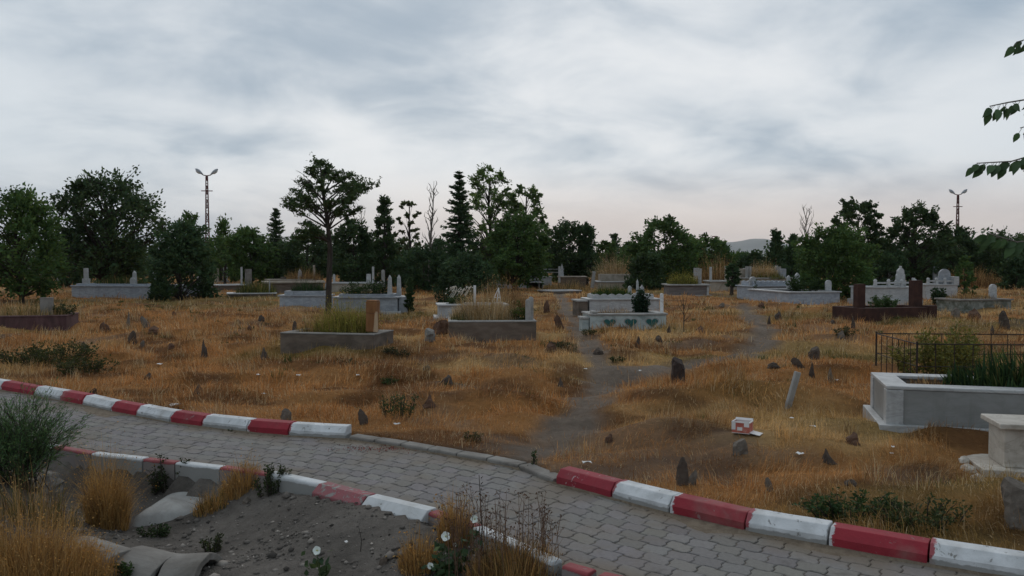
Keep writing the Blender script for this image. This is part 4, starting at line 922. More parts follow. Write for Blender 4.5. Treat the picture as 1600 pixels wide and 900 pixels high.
# ------------------------------------------------------------------ field stones set as grave markers
def rock(px, py, w, h, label, shape='slab', mat='rock', lean=0.0, top=None, name='field_stone', cat='field stone', group='rough field stones set as grave markers'):
    b = PG(px, py); k = b.y/FPX; W_, H_ = w*k, h*k; rr = np.random.default_rng(abs(hash_(label)) % 100000)
    t = {'slab':.55,'spike':.75,'lump':.95,'pyr':.8,'post':1.0}[shape]; nseg, nrow = 12, 7; vs = []; ph = rr.uniform(0,6,4)
    for r_ in range(nrow):
        u = r_/(nrow-1)
        pr = {'slab':1-.30*u**2.2 if u < .98 else .45, 'spike':(1-u)**.65*.92+.12, 'lump':math.sqrt(max(0,1-u**2))*.9+.12, 'pyr':(1-u)*.95+.10, 'post':1.0-.10*u if u < .98 else .72}[shape]
        for j in range(nseg):
            a = 2*math.pi*j/nseg; cx = math.copysign(abs(math.cos(a))**.7, math.cos(a)); sy = math.copysign(abs(math.sin(a))**.7, math.sin(a))
            f = pr*(1+.15*math.sin(2*a+ph[3]+u*1.4)+.12*math.sin(3*a+ph[0]+u*2.4)+.08*math.sin(5*a+ph[1]-u*4)+rr.normal(0,.07))
            zz = -.25*H_+1.25*H_*u
            vs.append((W_/2*cx*f + lean*H_*u, W_/2*t*sy*f, zz + (.17*H_*math.sin(a+ph[2]) if u > .75 else .05*H_*math.sin(2*a+ph[1]))))
    fs = [(r_*nseg+j, r_*nseg+(j+1)%nseg, (r_+1)*nseg+(j+1)%nseg, (r_+1)*nseg+j) for r_ in range(nrow-1) for j in range(nseg)]
    fs.append(tuple((nrow-1)*nseg+j for j in range(nseg)))
    o = MB().add(vs, fs).build(name, M[mat]); o.location = b; o.rotation_euler = (rnd.uniform(-.08,.08), 0, rnd.uniform(-.4,.4)); tag(o, label, cat, group); return o
def hash_(s):
    h = 5381
    for ch in s: h = (h*33 + ord(ch)) & 0xffffff
    return h
for a in [(207,537,13,18,'dark pointed field stone, largest of the cluster below the cedar bush','slab'),(163,516,14,11,'squat brown stone right of the maroon brick grave','lump','red_rock'),(200,512,8,22,'thin pointed gray stone below the blue gray marble grave','spike','gray_rock'),
 (231,512,10,15,'gray stone leaning left below the cedar bush','slab','gray_rock',-.5),(241,521,16,10,'low twin topped brown stone just behind the big pointed one','lump','red_rock'),(223,542,9,9,'small gray stone right of the dark pointed stone at left','lump','gray_rock'),
 (131,547,12,11,'dark stone at the top of the green weed patch','lump'),(268,545,9,7,'small dark red lump between pointed stone and tall spike','lump','red_rock'),(319,558,9,24,'tall narrow dark spike stone alone in the left field','spike'),(413,561,19,16,'black pyramid shaped stone left of the wooden post grave','pyr'),
 (232,592,12,9,'small dark stone beside the bare dug hollow','lump'),(146,621,11,13,'dark stone just behind the far left kerb run','slab'),(308,616,22,14,'brown wedge stone with a flat sloping top at left','pyr','rock',.25),(373,508,8,8,'tiny brown stone up the field left of the wooden post','lump','red_rock'),
 (389,516,7,7,'tiny brown stone just below the tiny one left of the post','lump','red_rock'),(409,502,9,9,'small dark stone highest up left of the wooden post','lump'),(272,494,6,7,'tiny stone in the grass below the cedar bush end','lump','red_rock'),(460,521,8,16,'dark upright stone behind the left end of the post grave','slab'),
 (445,658,18,17,'gray brown stone with dry weed behind the white kerb end','slab','gray_rock',.2),(569,663,14,21,'dark upright stone right of the broken white kerb end','slab','rock',-.15),(699,600,16,13,'rounded purple gray stone in mid field','lump'),(671,633,22,15,'brown wedge stone on the small mound right of the green weed','pyr','red_rock'),
 (667,577,12,6,'flat dark stone lying in the grass below the concrete grave','lump'),(854,488,10,16,'reddish brown stone upright right of the dry grass grave','slab','red_rock'),(877,513,11,18,'brown slab leaning left beside the start of the trail','slab','red_rock',-.5),(861,548,17,13,'squat brown stone with dry weeds right of the concrete grave','lump','red_rock'),
 (876,604,12,13,'dark pointed stone left of the trail bend','pyr'),(997,543,12,15,'pair of thin dark stones below the heart grave','spike'),(1029,533,11,8,'small dark stone near the right foot of the heart grave','lump'),(1094,521,14,11,'rounded brown stone right of the dry sapling','lump','red_rock'),
 (1045,520,7,10,'small dark stone at the right corner of the heart grave','spike'),(936,553,14,9,'dark lump on the right side of the trail','lump'),(952,689,13,10,'small rough brown stone right of the lower trail','lump','red_rock'),
 (1273,562,15,18,'blocky dark stone with a flat top right of the trail fork','post'),(1251,575,15,14,'dark slab leaning steeply left near the white leaning post','slab','rock',-.8),(1268,589,9,21,'thin dark spike stone above the white leaning post','spike'),(1297,599,11,22,'pointed gray stone left of the marble grave','spike','gray_rock'),
 (1208,574,18,7,'flat black stone lying beside the trail fork','lump'),(1155,709,20,20,'gray square stone just below the cardboard box','post','gray_rock'),(1205,768,11,19,'small leaning gray stone behind the right red kerb','slab','gray_rock',-.35),(1295,721,22,17,'dark wedge stone tilted left in the right foreground','pyr','rock',-.3),
 (1332,693,22,16,'low dull stone below the marble grave corner','lump','red_rock'),(1330,758,17,8,'flat dark stone half sunk above the green weeds','lump'),(1493,496,15,14,'rounded gray stone left below the mossy grave','lump','gray_rock'),(1522,499,19,15,'brown lump below the middle of the mossy grave','lump','red_rock'),
 (1568,514,15,25,'tall dark stone on a mound below the mossy grave','slab'),(1550,522,9,12,'small dark spike left of the tall stone below the mossy grave','spike'),(1333,512,8,16,'thin dark stone below the small white marker','spike'),(1314,527,12,9,'gray lump in weeds left of the thin stone below the marker','lump','gray_rock'),
 (1300,506,9,6,'small dark lump left of the small white marker','lump'),(1216,500,10,12,'dark stone in the field above the trail fork','lump'),(1190,480,9,7,'small dark stone above the trail fork below the family grave','lump','red_rock'),(1202,505,5,11,'very thin dark stone just left of the trail top','spike'),
 (1128,479,9,5,'small pale topped stone below the small round tree','lump','gray_rock'),(1240,468,6,6,'tiny stone at the corner of the wide family grave','lump','red_rock'),(1590,815,46,58,'gray rounded stone standing at the right bottom edge','post','gray_rock'),
 (1392,470,12,7,'small stone in the grass left of the green bush grave','lump','red_rock')]: rock(*a)
o = rock(1067,758,18,38,'tall dark double stone standing behind the white right kerb','slab'); rock(1079,758,12,20,'short gray stone leaning against the tall dark double stone','slab','gray_rock',.3)
rock(1058,598,24,34,'charred dark tree stump right of the trail','post','stump',.05,name='tree_stump',cat='stump',group='rough field stones set as grave markers')
rock(672,532,15,16,'small concrete block left of the brown concrete grave','post','concrete',name='concrete_block',cat='block'); rock(690,522,22,20,'brown stone block between the white grave and the concrete grave','post','red_rock',name='stone_block',cat='block')
b = PG(1231,637); o = MB().box(-.034,-.022,-.1,.034,.022,.40).build('leaning_slab', M['light_concrete'], None, .008); o.location = b; o.rotation_euler = (.05,R(16),R(20)); tag(o, 'narrow white marble slab leaning right in the dry grass', 'grave marker')

# ------------------------------------------------------------------ cardboard box and litter
b = PG(1160,678); b.z += .012; FOOT.append((b.x-.16,b.y-.22,1,0,.32,.30)); g = empty('cardboard_box', b, R(-30)); tag(g, 'small open red and white cardboard box lying in the dry grass', 'box')
mb = MB(); w, d_, h, t = .155, .125, .10, .004
MB().box(-w/2,-d_/2,0,w/2,d_/2,t).box(-w/2,d_/2-t,t+.001,w/2,d_/2,h-.007).build('carton', M['carton_white'], g)
MB().box(-w/2,-d_/2,t+.001,w/2,-d_/2+t,h-.007).build('printed_side', M['carton_red'], g); MB().box(w/2-t,-d_/2+t+.001,t+.001,w/2,d_/2-t-.001,h-.007).build('printed_side', M['carton_red'], g)
MB().box(-w/2,-d_/2+t+.001,t+.001,-w/2+t,d_/2-t-.001,h-.007).build('printed_side', M['carton_red'], g)
MB().ring(-w/2-.003,-d_/2-.003,w/2+.003,d_/2+.003,.009,h-.006,h+.003).build('rim', M['carton_white'], g)
MB().box(-.08,-d_/2-.002,.030,-.045,-d_/2-.0005,.105).box(-.03,-d_/2-.002,.025,.015,-d_/2-.0005,.055).box(.03,-d_/2-.002,.06,.075,-d_/2-.0005,.11).build('white_print', M['carton_white'], g)
o = MB().box(0,-d_/2,0,.09,d_/2,t).build('flap', M['carton_white'], g); o.location = (w/2,0,h*.1); o.rotation_euler = (0,R(10),0)
o = MB().box(-w/2,0,0,w/2,.02,t).build('flap', M['carton_white'], g); o.location = (0,d_/2,h); o.rotation_euler = (R(60),0,0)
lit = [(1249,715,12,'white paper scrap in the grass right of the gray square stone'),(1237,660,9,'pale scrap at the foot of the leaning marble slab'),(1270,672,9,'small white scrap below the leaning marble slab'),(1306,598,9,'white scrap beside the pointed gray stone'),(1395,704,7,'upper tiny white scrap below the marble grave'),(1393,715,6,'lower tiny white scrap below the marble grave'),
 (403,590,8,'white scrap in the dry grass below the black pyramid stone'),(467,590,8,'white scrap below the post grave'),(412,620,8,'crumpled pale scrap in the left field'),(273,638,15,'flat pale scrap behind the far left kerb'),(249,573,9,'white scrap at the edge of the bare hollow'),(620,668,10,'pale scrap behind the low kerb stones'),
 (667,713,5,'tiny white scrap on the paved path'),(915,580,5,'tiny white scrap on the trail'),(541,855,7,'small white stick on the dark gravel'),(1000,583,6,'small white scrap by the trail fork'),(917,729,14,'pale scrap behind the scratched red kerb'),(1365,636,10,'white scrap left of the marble base slab'),(559,590,7,'small white scrap right below the post grave')]
for px, py, w, lab in lit:
    b = PG(px, py); k = b.y/FPX*w; mb = MB(); n = 4
    vs = [(k*(i/(n-1)-.5)*(1+rnd.uniform(-.1,.1)), k*.7*(j/(n-1)-.5)*(1+rnd.uniform(-.15,.15)), .012+rnd.uniform(0,k*.22)) for j in range(n) for i in range(n)]
    mb.add(vs, [(j*n+i,j*n+i+1,(j+1)*n+i+1,(j+1)*n+i) for j in range(n-1) for i in range(n-1)]); o = mb.build('litter_scrap', M['scrap'])
    s = o.modifiers.new('thickness','SOLIDIFY'); s.thickness = .002; o.location = (b.x,b.y,b.z+.02); o.rotation_euler = (0,0,rnd.uniform(0,3)); tag(o, lab, 'litter', 'scraps of litter in the grass')

# ------------------------------------------------------------------ street lamps
def lamp(px, top, depth, label, wpx_top, wpx_bot, flip):
    x = PD(px, top, depth).x; z0 = hz(x, depth); Ht = PD(px, top, depth).z - z0 - .35; g = empty('street_lamp', (x, depth, z0), R(8*flip)); tag(g, label, 'street lamp', 'lattice street lamps')
    a, b_ = wpx_bot/2/FPX*depth, wpx_top/2/FPX*depth; mb = MB(); q = lambda u: a+(b_-a)*u
    for sx in (-1,1):
        for sy in (-1,1): mb.tube([(sx*a,sy*a,-.2),(sx*b_,sy*b_,Ht)], .030, 5)
    n = 15
    for k in range(n):
        u0, u1 = k/n, (k+1)/n
        for (x0,y0,x1,y1) in ((-1,-1,1,-1),(1,-1,1,1),(1,1,-1,1),(-1,1,-1,-1)):
            s = 1 if k % 2 else 0; p, r_ = (x0,y0),(x1,y1)
            if s: p, r_ = r_, p
            mb.tube([(p[0]*q(u0),p[1]*q(u0),u0*Ht),(r_[0]*q(u1),r_[1]*q(u1),u1*Ht)], .028, 4)
            mb.tube([(x0*q(u1),y0*q(u1),u1*Ht),(x1*q(u1),y1*q(u1),u1*Ht)], .024, 4)
    mb.build('mast', M['mast'], g); mb = MB(); mb.tube([(0,0,Ht-.3),(0,0,Ht+.10)], .06, 6); mb.tube([(-.45,0,Ht*.86),(.45,0,Ht*.86)], .04, 5); mb.build('crossarm', M['mast'], g)
    for s in (-1,1):
        arm = MB().tube([(0,0,Ht+.05),(s*.30,0,Ht+.12),(s*.42,0,Ht+.22)], .04, 6).build('arm', M['mast'], g)
        pts = [(s*(.30+.58*t), 0, Ht+.16+.46*t) for t in np.linspace(0,1,7)]
        h = MB().tube(pts, [.04,.08,.115,.135,.14,.11,.04], 9).build('lamp_head', M['lamp_gray'], g, 0, True)
        MB().tube([(p[0]+s*.045, p[1]-.02, p[2]-.075) for p in pts[2:6]], [.07,.10,.10,.06], 8).build('lens', M['lamp_glass'], h, 0, True)
lamp(323, 269, 70, 'tall lattice street lamp with two heads above the trees at left', 2.6, 7, 1)
lamp(1497, 300, 88, 'lattice street lamp with two heads above the trees at right', 2.2, 5.5, -1)
x = PD(1117,372,190).x; g = empty('floodlight_mast', (x,190,hz(x,190))); Ht = PD(1117,370,190).z; tag(g, 'tiny distant floodlight mast on the skyline left of the hill', 'mast')
MB().tube([(0,0,0),(0,0,Ht)], [.16,.10], 6).build('pole', M['mast'], g); MB().box(-.75,-.12,Ht-.55,.75,.12,Ht-.35).box(-.6,-.12,Ht-.1,.6,.12,Ht+.1).build('lamp_rack', M['mast'], g)

# ------------------------------------------------------------------ blade plants: tufts, weeds, grave planting
def blades(X, Yc, Z, h, wid, rng, leanamt, base_cols, curl=.6, seg=2, az=None):
    n = len(X); a = rng.uniform(0,2*np.pi,n) if az is None else az; ln = np.abs(rng.normal(0,leanamt,n)); dx, dy = np.cos(a), np.sin(a)
    hh = h*rng.uniform(.55,1.25,n); w = wid*rng.uniform(.6,1.3,n); ph = rng.uniform(0,2*np.pi,n); px, py = np.cos(ph)*w/2, np.sin(ph)*w/2
    P0 = np.stack([X, Yc, Z-.01], 1); th1 = np.clip(ln*.55,0,1.45); th2 = np.clip(ln*(1+curl),0,1.62)
    P1 = P0 + np.stack([dx*np.sin(th1), dy*np.sin(th1), np.cos(th1)],1)*(hh*.55)[:,None]
    P2 = P1 + np.stack([dx*np.sin(th2), dy*np.sin(th2), np.cos(th2)],1)*(hh*.5)[:,None]
    sv_ = np.stack([px, py, np.zeros(n)],1)
    V = np.stack([P0-sv_, P0+sv_, P1+sv_*.75, P1-sv_*.75, P2+sv_*.12, P2-sv_*.12],1).reshape(-1,3)
    b = np.arange(n)[:,None]*6; F = np.concatenate([b+np.array([[0,1,2,3]]), b+np.array([[3,2,4,5]])],0)
    return V, F, np.repeat(base_cols, 6, 0)
STRAW=np.array([.45,.28,.115]); GOLD=np.array([.43,.235,.075]); PALE=np.array([.58,.44,.26]); BROWN=np.array([.16,.085,.04]); GREEN=np.array([.055,.085,.026]); YEL=np.array([.29,.255,.055]); DKG=np.array([.028,.055,.022]); OLIVE=np.array([.11,.105,.035])
def colmix(n, rng, pal):
    i = rng.choice(len(pal), n, p=np.array([p[1] for p in pal])/sum(p[1] for p in pal)); c = np.array([p[0] for p in pal])[i]
    return c*rng.uniform(.72,1.28,n)[:,None]
def tuft(label, o, rx, ry, n, h, wid, pal, lean=.35, name='grass_tuft', cat='grass tuft', group=None, seed=None, rot=0.0, flat_z=None, curl=.6, heads=0):
    rng = np.random.default_rng(seed or hash_(label)); r_ = np.sqrt(rng.uniform(0,1,n)); a = rng.uniform(0,2*np.pi,n); lx, ly = rx*r_*np.cos(a), ry*r_*np.sin(a)
    c, s = math.cos(rot), math.sin(rot); X, Yc = lx*c-ly*s, lx*s+ly*c
    Z = (H(X+o[0], Yc+o[1]) - o[2]) if flat_z is None else np.full(n, flat_z)
    az = np.arctan2(Yc, X) + rng.normal(0,1.0,n)
    V, F, T = blades(X, Yc, Z, h*(1.20-.75*r_**2)*rng.uniform(.55,1.15,n), wid, rng, lean, colmix(n, rng, pal)*rng.uniform(.7,1.25,n)[:,None], curl, az=az)
    if heads:                                              # seed heads / small leaves near the tips
        i = rng.choice(n, heads); C = V.reshape(-1,6,3)[i,4] + rng.normal(size=(heads,3))*h*.06; V2, F2 = leafquads(C, np.full(heads, wid*1.9), rng, .5)
        F = np.concatenate([F, F2+len(V)]); V = np.concatenate([V, V2]); T = np.concatenate([T, tints(heads, pal[0][0], rng)])
    ob = link(name, npmesh(name, V, F, T), M['grass']); ob.location = tuple(o); tag(ob, label, cat, group); return ob
def leafy(label, o, rx, ry, h, n, ls, col, name='weed', cat='weed', group='green weeds in the field', stems=14, asp=.5, spread=1.0, flat_z=None, stemcol='bark', seed=None):
    rng = np.random.default_rng(seed or hash_(label)); g = empty(name, o); tag(g, label, cat, group); mb = MB(); C = []; D = []
    for k in range(stems):
        a = rng.uniform(0,2*np.pi); r_ = math.sqrt(rng.uniform(0,1)); x, y = rx*r_*math.cos(a)*.6, ry*r_*math.sin(a)*.6
        z = (hz(x+o[0], y+o[1])-o[2]) if flat_z is None else flat_z
        e = np.array([x*1.6*spread+rng.normal(0,.05*rx), y*1.6*spread+rng.normal(0,.05*ry), z+h*rng.uniform(.55,1.05)*(1.1-.4*r_)]); cv = curve((x,y,z-.02), e, rng, .08)
        mb.tube(cv, [.006,.005,.004,.003,.0015], 4, False); m_ = n//stems; t = rng.uniform(.12,1,m_); idx = np.minimum(3,(t*4).astype(int)); cv = np.array(cv)
        p = cv[idx]+(cv[idx+1]-cv[idx])*(t*4-idx)[:,None]; dr = rng.normal(size=(m_,3)); dr[:,2] = np.abs(dr[:,2])*.5; dr /= np.linalg.norm(dr,axis=1)[:,None]
        C.append(p+dr*(ls*1.1+rng.uniform(0,.10,m_)*rx)[:,None]); D.append(dr)
    C = np.concatenate(C); V, F = leafquads(C, np.full(len(C), ls), rng, asp, .5, np.concatenate(D))
    mb.build('stems', M[stemcol], g); link('leaves', npmesh('leaves', V, F, tints(len(C), col, rng)), M['leaf'], g); return g
GP = 'plants growing on the graves'
def on(root, u, v, z=0.0): return gpt(root, root['L']*u, v, root['hh']-.06+z)
# planting on the graves
tuft('dark green iris leaves filling the gray marble grave', on(g_big,.60,.48), .82,.29, 1300, .31, .026, [(DKG,3),(GREEN,2),(OLIVE,.3)], .32, 'grave_plant','plants',GP, rot=R(-15), flat_z=0)
tuft('dry grass strip along the soil of the gray marble grave', on(g_big,.20,.50), .22,.22, 420, .10, .006, [(BROWN,3),(STRAW,1)], .6, 'grave_plant','plants',GP, rot=R(-15), flat_z=0)
c = gpt(fr,.55,.55); leafy('yellow green leafy shrub inside the left end of the iron fence', (c.x,c.y,hz(c.x,c.y)), .72,.50,.66, 5200,.024, (.16,.15,.035), 'shrub','shrub',GP, 44)
tuft('tall pale dry grass filling the brown concrete grave', on(g_con,.42,.5), .72,.32, 3200, .56, .006, [(PALE,4),(STRAW,3),(OLIVE,1)], .22, 'grave_grass','plants',GP, flat_z=0, heads=500)
leafy('fresh green weeds at the headstone end of the concrete grave', on(g_con,.84,.40), .24,.28,.42, 900,.024, (.075,.095,.022), 'grave_plant','plants',GP, 18, flat_z=0)
tuft('olive green grass at the left end of the concrete grave', on(g_con,.14,.4), .2,.3, 300, .26, .008, [(OLIVE,3),(GREEN,1)], .3, 'grave_plant','plants',GP, flat_z=0)
tuft('yellow green bushy weeds on the wooden post grave', on(g_post,.55,.62), .60,.38, 1900, .54, .008, [(YEL,6),(OLIVE,2),(STRAW,1)], .42, 'grave_plant','plants',GP, rot=g_post.rotation_euler.z, flat_z=0, heads=900)
tuft('dry straw grass on the left half of the wooden post grave', on(g_post,.22,.55), .35,.36, 500, .30, .007, [(STRAW,4),(OLIVE,2),(BROWN,1)], .4, 'grave_grass','plants',GP, flat_z=0)
tuft('dry grass inside the maroon brick grave', on(g_mar,.55,.5), 1.0,.36, 1500, .34, .009, [(STRAW,3),(OLIVE,2),(PALE,1)], .25, 'grave_grass','plants',GP, flat_z=0)
leafy('dark leaved weeds at the right end of the maroon brick grave', on(g_mar,.92,.5), .3,.3,.36, 700,.03, (.05,.06,.022), 'grave_plant','plants',GP, 16, flat_z=0)
tuft('green and straw plants on the long blue gray marble grave', on(g_bl,.58,.5), 1.2,.3, 1100, .48, .014, [(GREEN,3),(OLIVE,2),(STRAW,.6)], .3, 'grave_plant','plants',GP, flat_z=0)
tuft('dark green plants on the marble grave left of the lone tree', on(g_pl,.55,.5), .62,.28, 800, .42, .014, [(DKG,4),(GREEN,2)], .3, 'grave_plant','plants',GP, flat_z=.1)
leafy('green leafy plants on the grave with two pointed stones', on(g_pr,.40,.5), .75,.32,.56, 1800,.03, (.045,.075,.022), 'grave_plant','plants',GP, 30, flat_z=0)
leafy('dark rose bush beside the pointed stones on the marble grave', on(g_pr,.66,.75), .35,.25,.62, 900,.035, (.026,.05,.02), 'grave_plant','plants',GP, 16, flat_z=0)
tuft('green plants behind the scalloped rim of the marble grave', on(g_scal,.38,.5), .62,.28, 900, .32, .016, [(GREEN,3),(np.array([.07,.11,.025]),2)], .4, 'grave_plant','plants',GP, flat_z=.10)
leafy('dark dense round bush at the right end of the heart grave', on(g_heart,.74,.55), .25,.25,.60, 2400,.03, (.020,.042,.020), 'grave_bush','bush',GP, 30, flat_z=0, spread=.75)
tuft('short brown dry grass on the heart grave', on(g_heart,.35,.5), .55,.28, 700, .16, .007, [(STRAW,2),(BROWN,3)], .5, 'grave_grass','plants',GP, flat_z=0)
leafy('dark leafy bush behind the white marble grave', gpt(g_wht,.55,1.5,0), .62,.45,1.05, 3000,.035, (.024,.042,.018), 'bush','bush','shrubs among the graves', 36)
leafy('green weeds at the left of the white marble grave', on(g_wht,.30,.45), .35,.25,.32, 900,.025, (.05,.085,.025), 'grave_plant','plants',GP, 20, flat_z=0)
b = on(g_wht,.28,.35,.06); mb = MB(); rng = np.random.default_rng(4)
for k in range(9): a0 = rng.uniform(-.35,.25); mb.tube([(a0+.14*math.sin(t)+.0, rng.normal(0,.03), .22+.20*math.sin(t*1.0+k*.1)+.08*k/9) for t in np.linspace(0,3.0,9)], .008, 4)
for k in range(26): p = (rng.uniform(-.38,.42), rng.normal(0,.05), .25+rng.uniform(0,.22)); mb.tube([p,(p[0]+.03,p[1],p[2]+.03)], [.018,.010], 5)
o = mb.build('dead_wreath', M['pale_wood_dry']); o.location = b; tag(o, 'bleached dead flower wreath on the white marble grave', 'wreath')
tuft('tall brown dry weeds between white grave and concrete grave', gpt(g_wht,1.95,1.2,0), .75,.5, 2400, .92, .010, [(STRAW,2),(BROWN,3),(np.array([.26,.14,.06]),3)], .16, 'dry_weeds','weeds','clumps of tall dry weeds', heads=600)
tuft('yellow green shrubs on the gray block walled grave', on(g_b,.42,.6), .72,.45, 1500, .55, .013, [(YEL,4),(OLIVE,3),(GREEN,1)], .4, 'grave_plant','plants',GP, flat_z=0, heads=700)
leafy('green leafy shrubs on the wide family grave', on(g_w,.55,.9), .7,.5,.62, 1500,.045, (.04,.07,.022), 'grave_plant','plants',GP, 24, flat_z=0)
tuft('yellow green plants behind the scalloped blue gray grave', gpt(g_t,1.3,.2,.62), .9,.3, 700, .42, .016, [(YEL,3),(GREEN,3)], .4, 'grave_plant','plants',GP, flat_z=0)
tuft('straw coloured dry bush on the beige terraced grave', gpt(g_t,1.15,.5,.62), .85,.4, 1400, .80, .014, [(PALE,2),(STRAW,4)], .4, 'grave_grass','plants',GP, flat_z=0, heads=500)
leafy('bright green bush on the dark red grave', on(g_r,.50,.55), .45,.32,.38, 1700,.026, (.06,.10,.03), 'grave_bush','bush',GP, 26, flat_z=0)
leafy('small dark green bush right of the tall rust slab', PG(1466,476), .32,.25,.62, 900,.045, (.03,.055,.02), 'bush','bush','shrubs among the graves', 16)
tuft('pale dry straw bush beyond the beige terraced grave', PG(963,449), 1.5,.8, 2400, 1.5, .018, [(PALE,3),(STRAW,3),(BROWN,1)], .3, 'dry_bush','bush','clumps of tall dry weeds', heads=900)
tuft('tall straw weeds behind the posts right of the block grave', PG(1117,448), 1.2,.7, 1200, 1.5, .018, [(STRAW,3),(BROWN,2),(PALE,1)], .25, 'dry_bush','bush','clumps of tall dry weeds', heads=500)
tuft('brown dry bush on top of the mound at right', PG(1518,447), 1.6,1.0, 2200, .85, .016, [(STRAW,2),(BROWN,3)], .4, 'dry_bush','bush','clumps of tall dry weeds', heads=500)
tuft('dry grass and weeds around the sunken white rim', PG(885,456), 1.3,.6, 1100, .55, .012, [(STRAW,3),(OLIVE,2)], .3, 'dry_weeds','weeds','clumps of tall dry weeds')
tuft('olive weeds behind the scalloped grave left side', PG(945,466), 1.0,.6, 1000, .50, .011, [(STRAW,3),(OLIVE,3)], .3, 'dry_weeds','weeds','clumps of tall dry weeds')
tuft('green growth inside the low white rimmed grave at left', on(g_l2,.6,.6), .9,.45, 900, .60, .016, [(OLIVE,3),(GREEN,2),(YEL,1)], .3, 'grave_plant','plants',GP, flat_z=0)
tuft('straw weeds along the beige walled grave behind', on(g_r1b,.7,.5), 1.2,.5, 900, .65, .016, [(STRAW,3),(BROWN,2)], .3, 'grave_grass','plants',GP, flat_z=0)
leafy('dark low shrubs filling the blue white gabled grave', on(g_c1,.42,.6), 1.1,.45,.62, 1500,.06, (.022,.045,.022), 'grave_plant','plants',GP, 24, flat_z=0)
tuft('dry grass on the mossy stone grave', on(g_m,.4,.5), .8,.35, 700, .30, .010, [(STRAW,3),(BROWN,2)], .4, 'grave_grass','plants',GP, flat_z=0)
b = PG(1068,518); mb = MB(); mb.tube([(0,0,-.05),(.01,0,.35),(-.02,.02,.82)], [.014,.011,.004], 6)
for k, (dx, dz, z0) in enumerate(((.16,.38,.30),(-.16,.40,.38),(.10,.40,.48),(-.10,.28,.55),(.20,.22,.22))): mb.tube([(0,0,z0),(dx*.6,.03,z0+dz*.45),(dx,.05,z0+dz)], [.008,.005,.002], 4)
o = mb.build('dry_sapling', M['bark']); o.location = b; tag(o, 'leafless dry sapling right of the heart grave', 'sapling')
leafy('thin green sapling in front of the scalloped blue gray grave', PG(1182,469), .22,.2,.85, 260,.03, (.04,.06,.022), 'sapling','sapling',None, 5)
# green weeds in the field
for a in [('big dark green weed patch above the far left kerb', 75,572,.95,.55,.36,3000,.022,(.055,.062,.020),60),('smaller green weed patch right of the big left weed patch', 130,585,.55,.35,.26,1200,.020,(.062,.066,.022),30),
  ('feathery green weed in mid field left of the brown wedge stone', 622,652,.26,.18,.26,700,.014,(.05,.07,.025),18),('small bright green tuft below the post grave', 605,598,.16,.10,.06,240,.018,(.05,.085,.025),10),('dark green weed above the trail right side', 967,565,.16,.12,.10,240,.016,(.03,.05,.018),9),
  ('dark green weed patch behind the second right red kerb', 1330,808,.34,.20,.15,1500,.014,(.040,.068,.022),34),('olive green weed patch near the right bottom stone', 1440,822,.34,.22,.16,1200,.014,(.055,.068,.024),30),
  ('green weed growing through the low kerb at the foot of the trail', 830,726,.10,.07,.12,220,.012,(.04,.062,.022),8),('small weed at the foot of the white far kerb at left', 368,682,.10,.06,.10,160,.012,(.04,.06,.02),7),
  ('gray green weed beside the squat brown stone at the concrete grave', 888,546,.30,.15,.13,500,.018,(.07,.075,.035),14),('weed clump behind the low kerb stones', 735,690,.12,.08,.10,160,.014,(.09,.075,.028),8),('gray green weed at the right foot of the post grave', 622,556,.28,.14,.12,400,.018,(.05,.06,.028),12),
  ('low olive weed on the left mound of the post grave', 555,572,.35,.15,.10,500,.018,(.06,.062,.028),14),('green weeds at the left foot of the heart grave', 918,523,.22,.12,.14,400,.016,(.075,.075,.025),12),('weeds around the thin stone below the white marker', 1318,524,.30,.15,.18,400,.02,(.06,.065,.028),12)]:
    lab, px, py, rx, ry, h, n, ls, col, st = a; leafy(lab, PG(px,py), rx, ry, h, n, ls, col, stems=st)
# ------------------------------------------------------------------ foreground: broom bush, golden clumps, stalks, hollyhocks
o = PG(40,765); rng = np.random.default_rng(12); g = empty('broom_bush', o); tag(g, 'feathery dark green broom bush at the left edge in front of the kerb', 'bush'); mb = MB(); C = []; D = []
for k in range(150):
    a = rng.uniform(-1.2,1.7) if k % 3 else rng.uniform(0,6.28); L_ = rng.uniform(.28,.74); e = np.array([math.sin(a)*L_*.62-.12, rng.normal(0,.22), .22+abs(math.cos(a*.8))*L_*.72]); cv = curve((rng.normal(-.1,.10), rng.normal(0,.08), -.02), e, rng, .10, 7)
    mb.tube(cv, [.0045,.004,.0032,.0025,.002,.0015,.001], 3, False); cv = np.array(cv)
    for q in range(8):
        j = 2+rng.integers(0,4); s_ = cv[j]; d = (cv[j+1]-cv[j]); d /= np.linalg.norm(d); d = d+rng.normal(size=3)*.35; t_ = s_+d*rng.uniform(.08,.22); mb.tube([s_,t_],[.0018,.0008],3,False)
        n = 16; tt = rng.uniform(0,1.05,n)[:,None]; C.append(s_+(t_-s_)*tt+rng.normal(size=(n,3))*.012); D.append(np.tile(d,(n,1)))
mb.build('stems', M['bark'], g); C = np.concatenate(C); V, F = leafquads(C, np.full(len(C),.014), rng, .20, .3, np.concatenate(D)); link('leaves', npmesh('leaves', V, F, tints(len(C),(.095,.165,.058),rng)), M['leaf'], g)
GG = 'golden dry grass clumps in the foreground'
GPAL = [(GOLD,5),(STRAW,3),(BROWN,1)]
tuft('tall golden dry grass clump left of the concrete slab', PG(168,822), .15,.12, 2300, .46, .0032, GPAL, .34, group=GG, heads=1800)
tuft('golden dry grass in the bottom left corner', PG(40,905), .42,.30, 3800, .36, .0032, GPAL, .42, group=GG, heads=2200)
tuft('low golden dry grass left of the broken gutter pieces', PG(120,900), .24,.20, 1500, .20, .004, GPAL, .4, group=GG, heads=400)
tuft('sparse straw grass below the green broom bush', PG(55,815), .32,.18, 600, .34, .004, [(STRAW,3),(OLIVE,3),(BROWN,2)], .30, group=GG, heads=200)
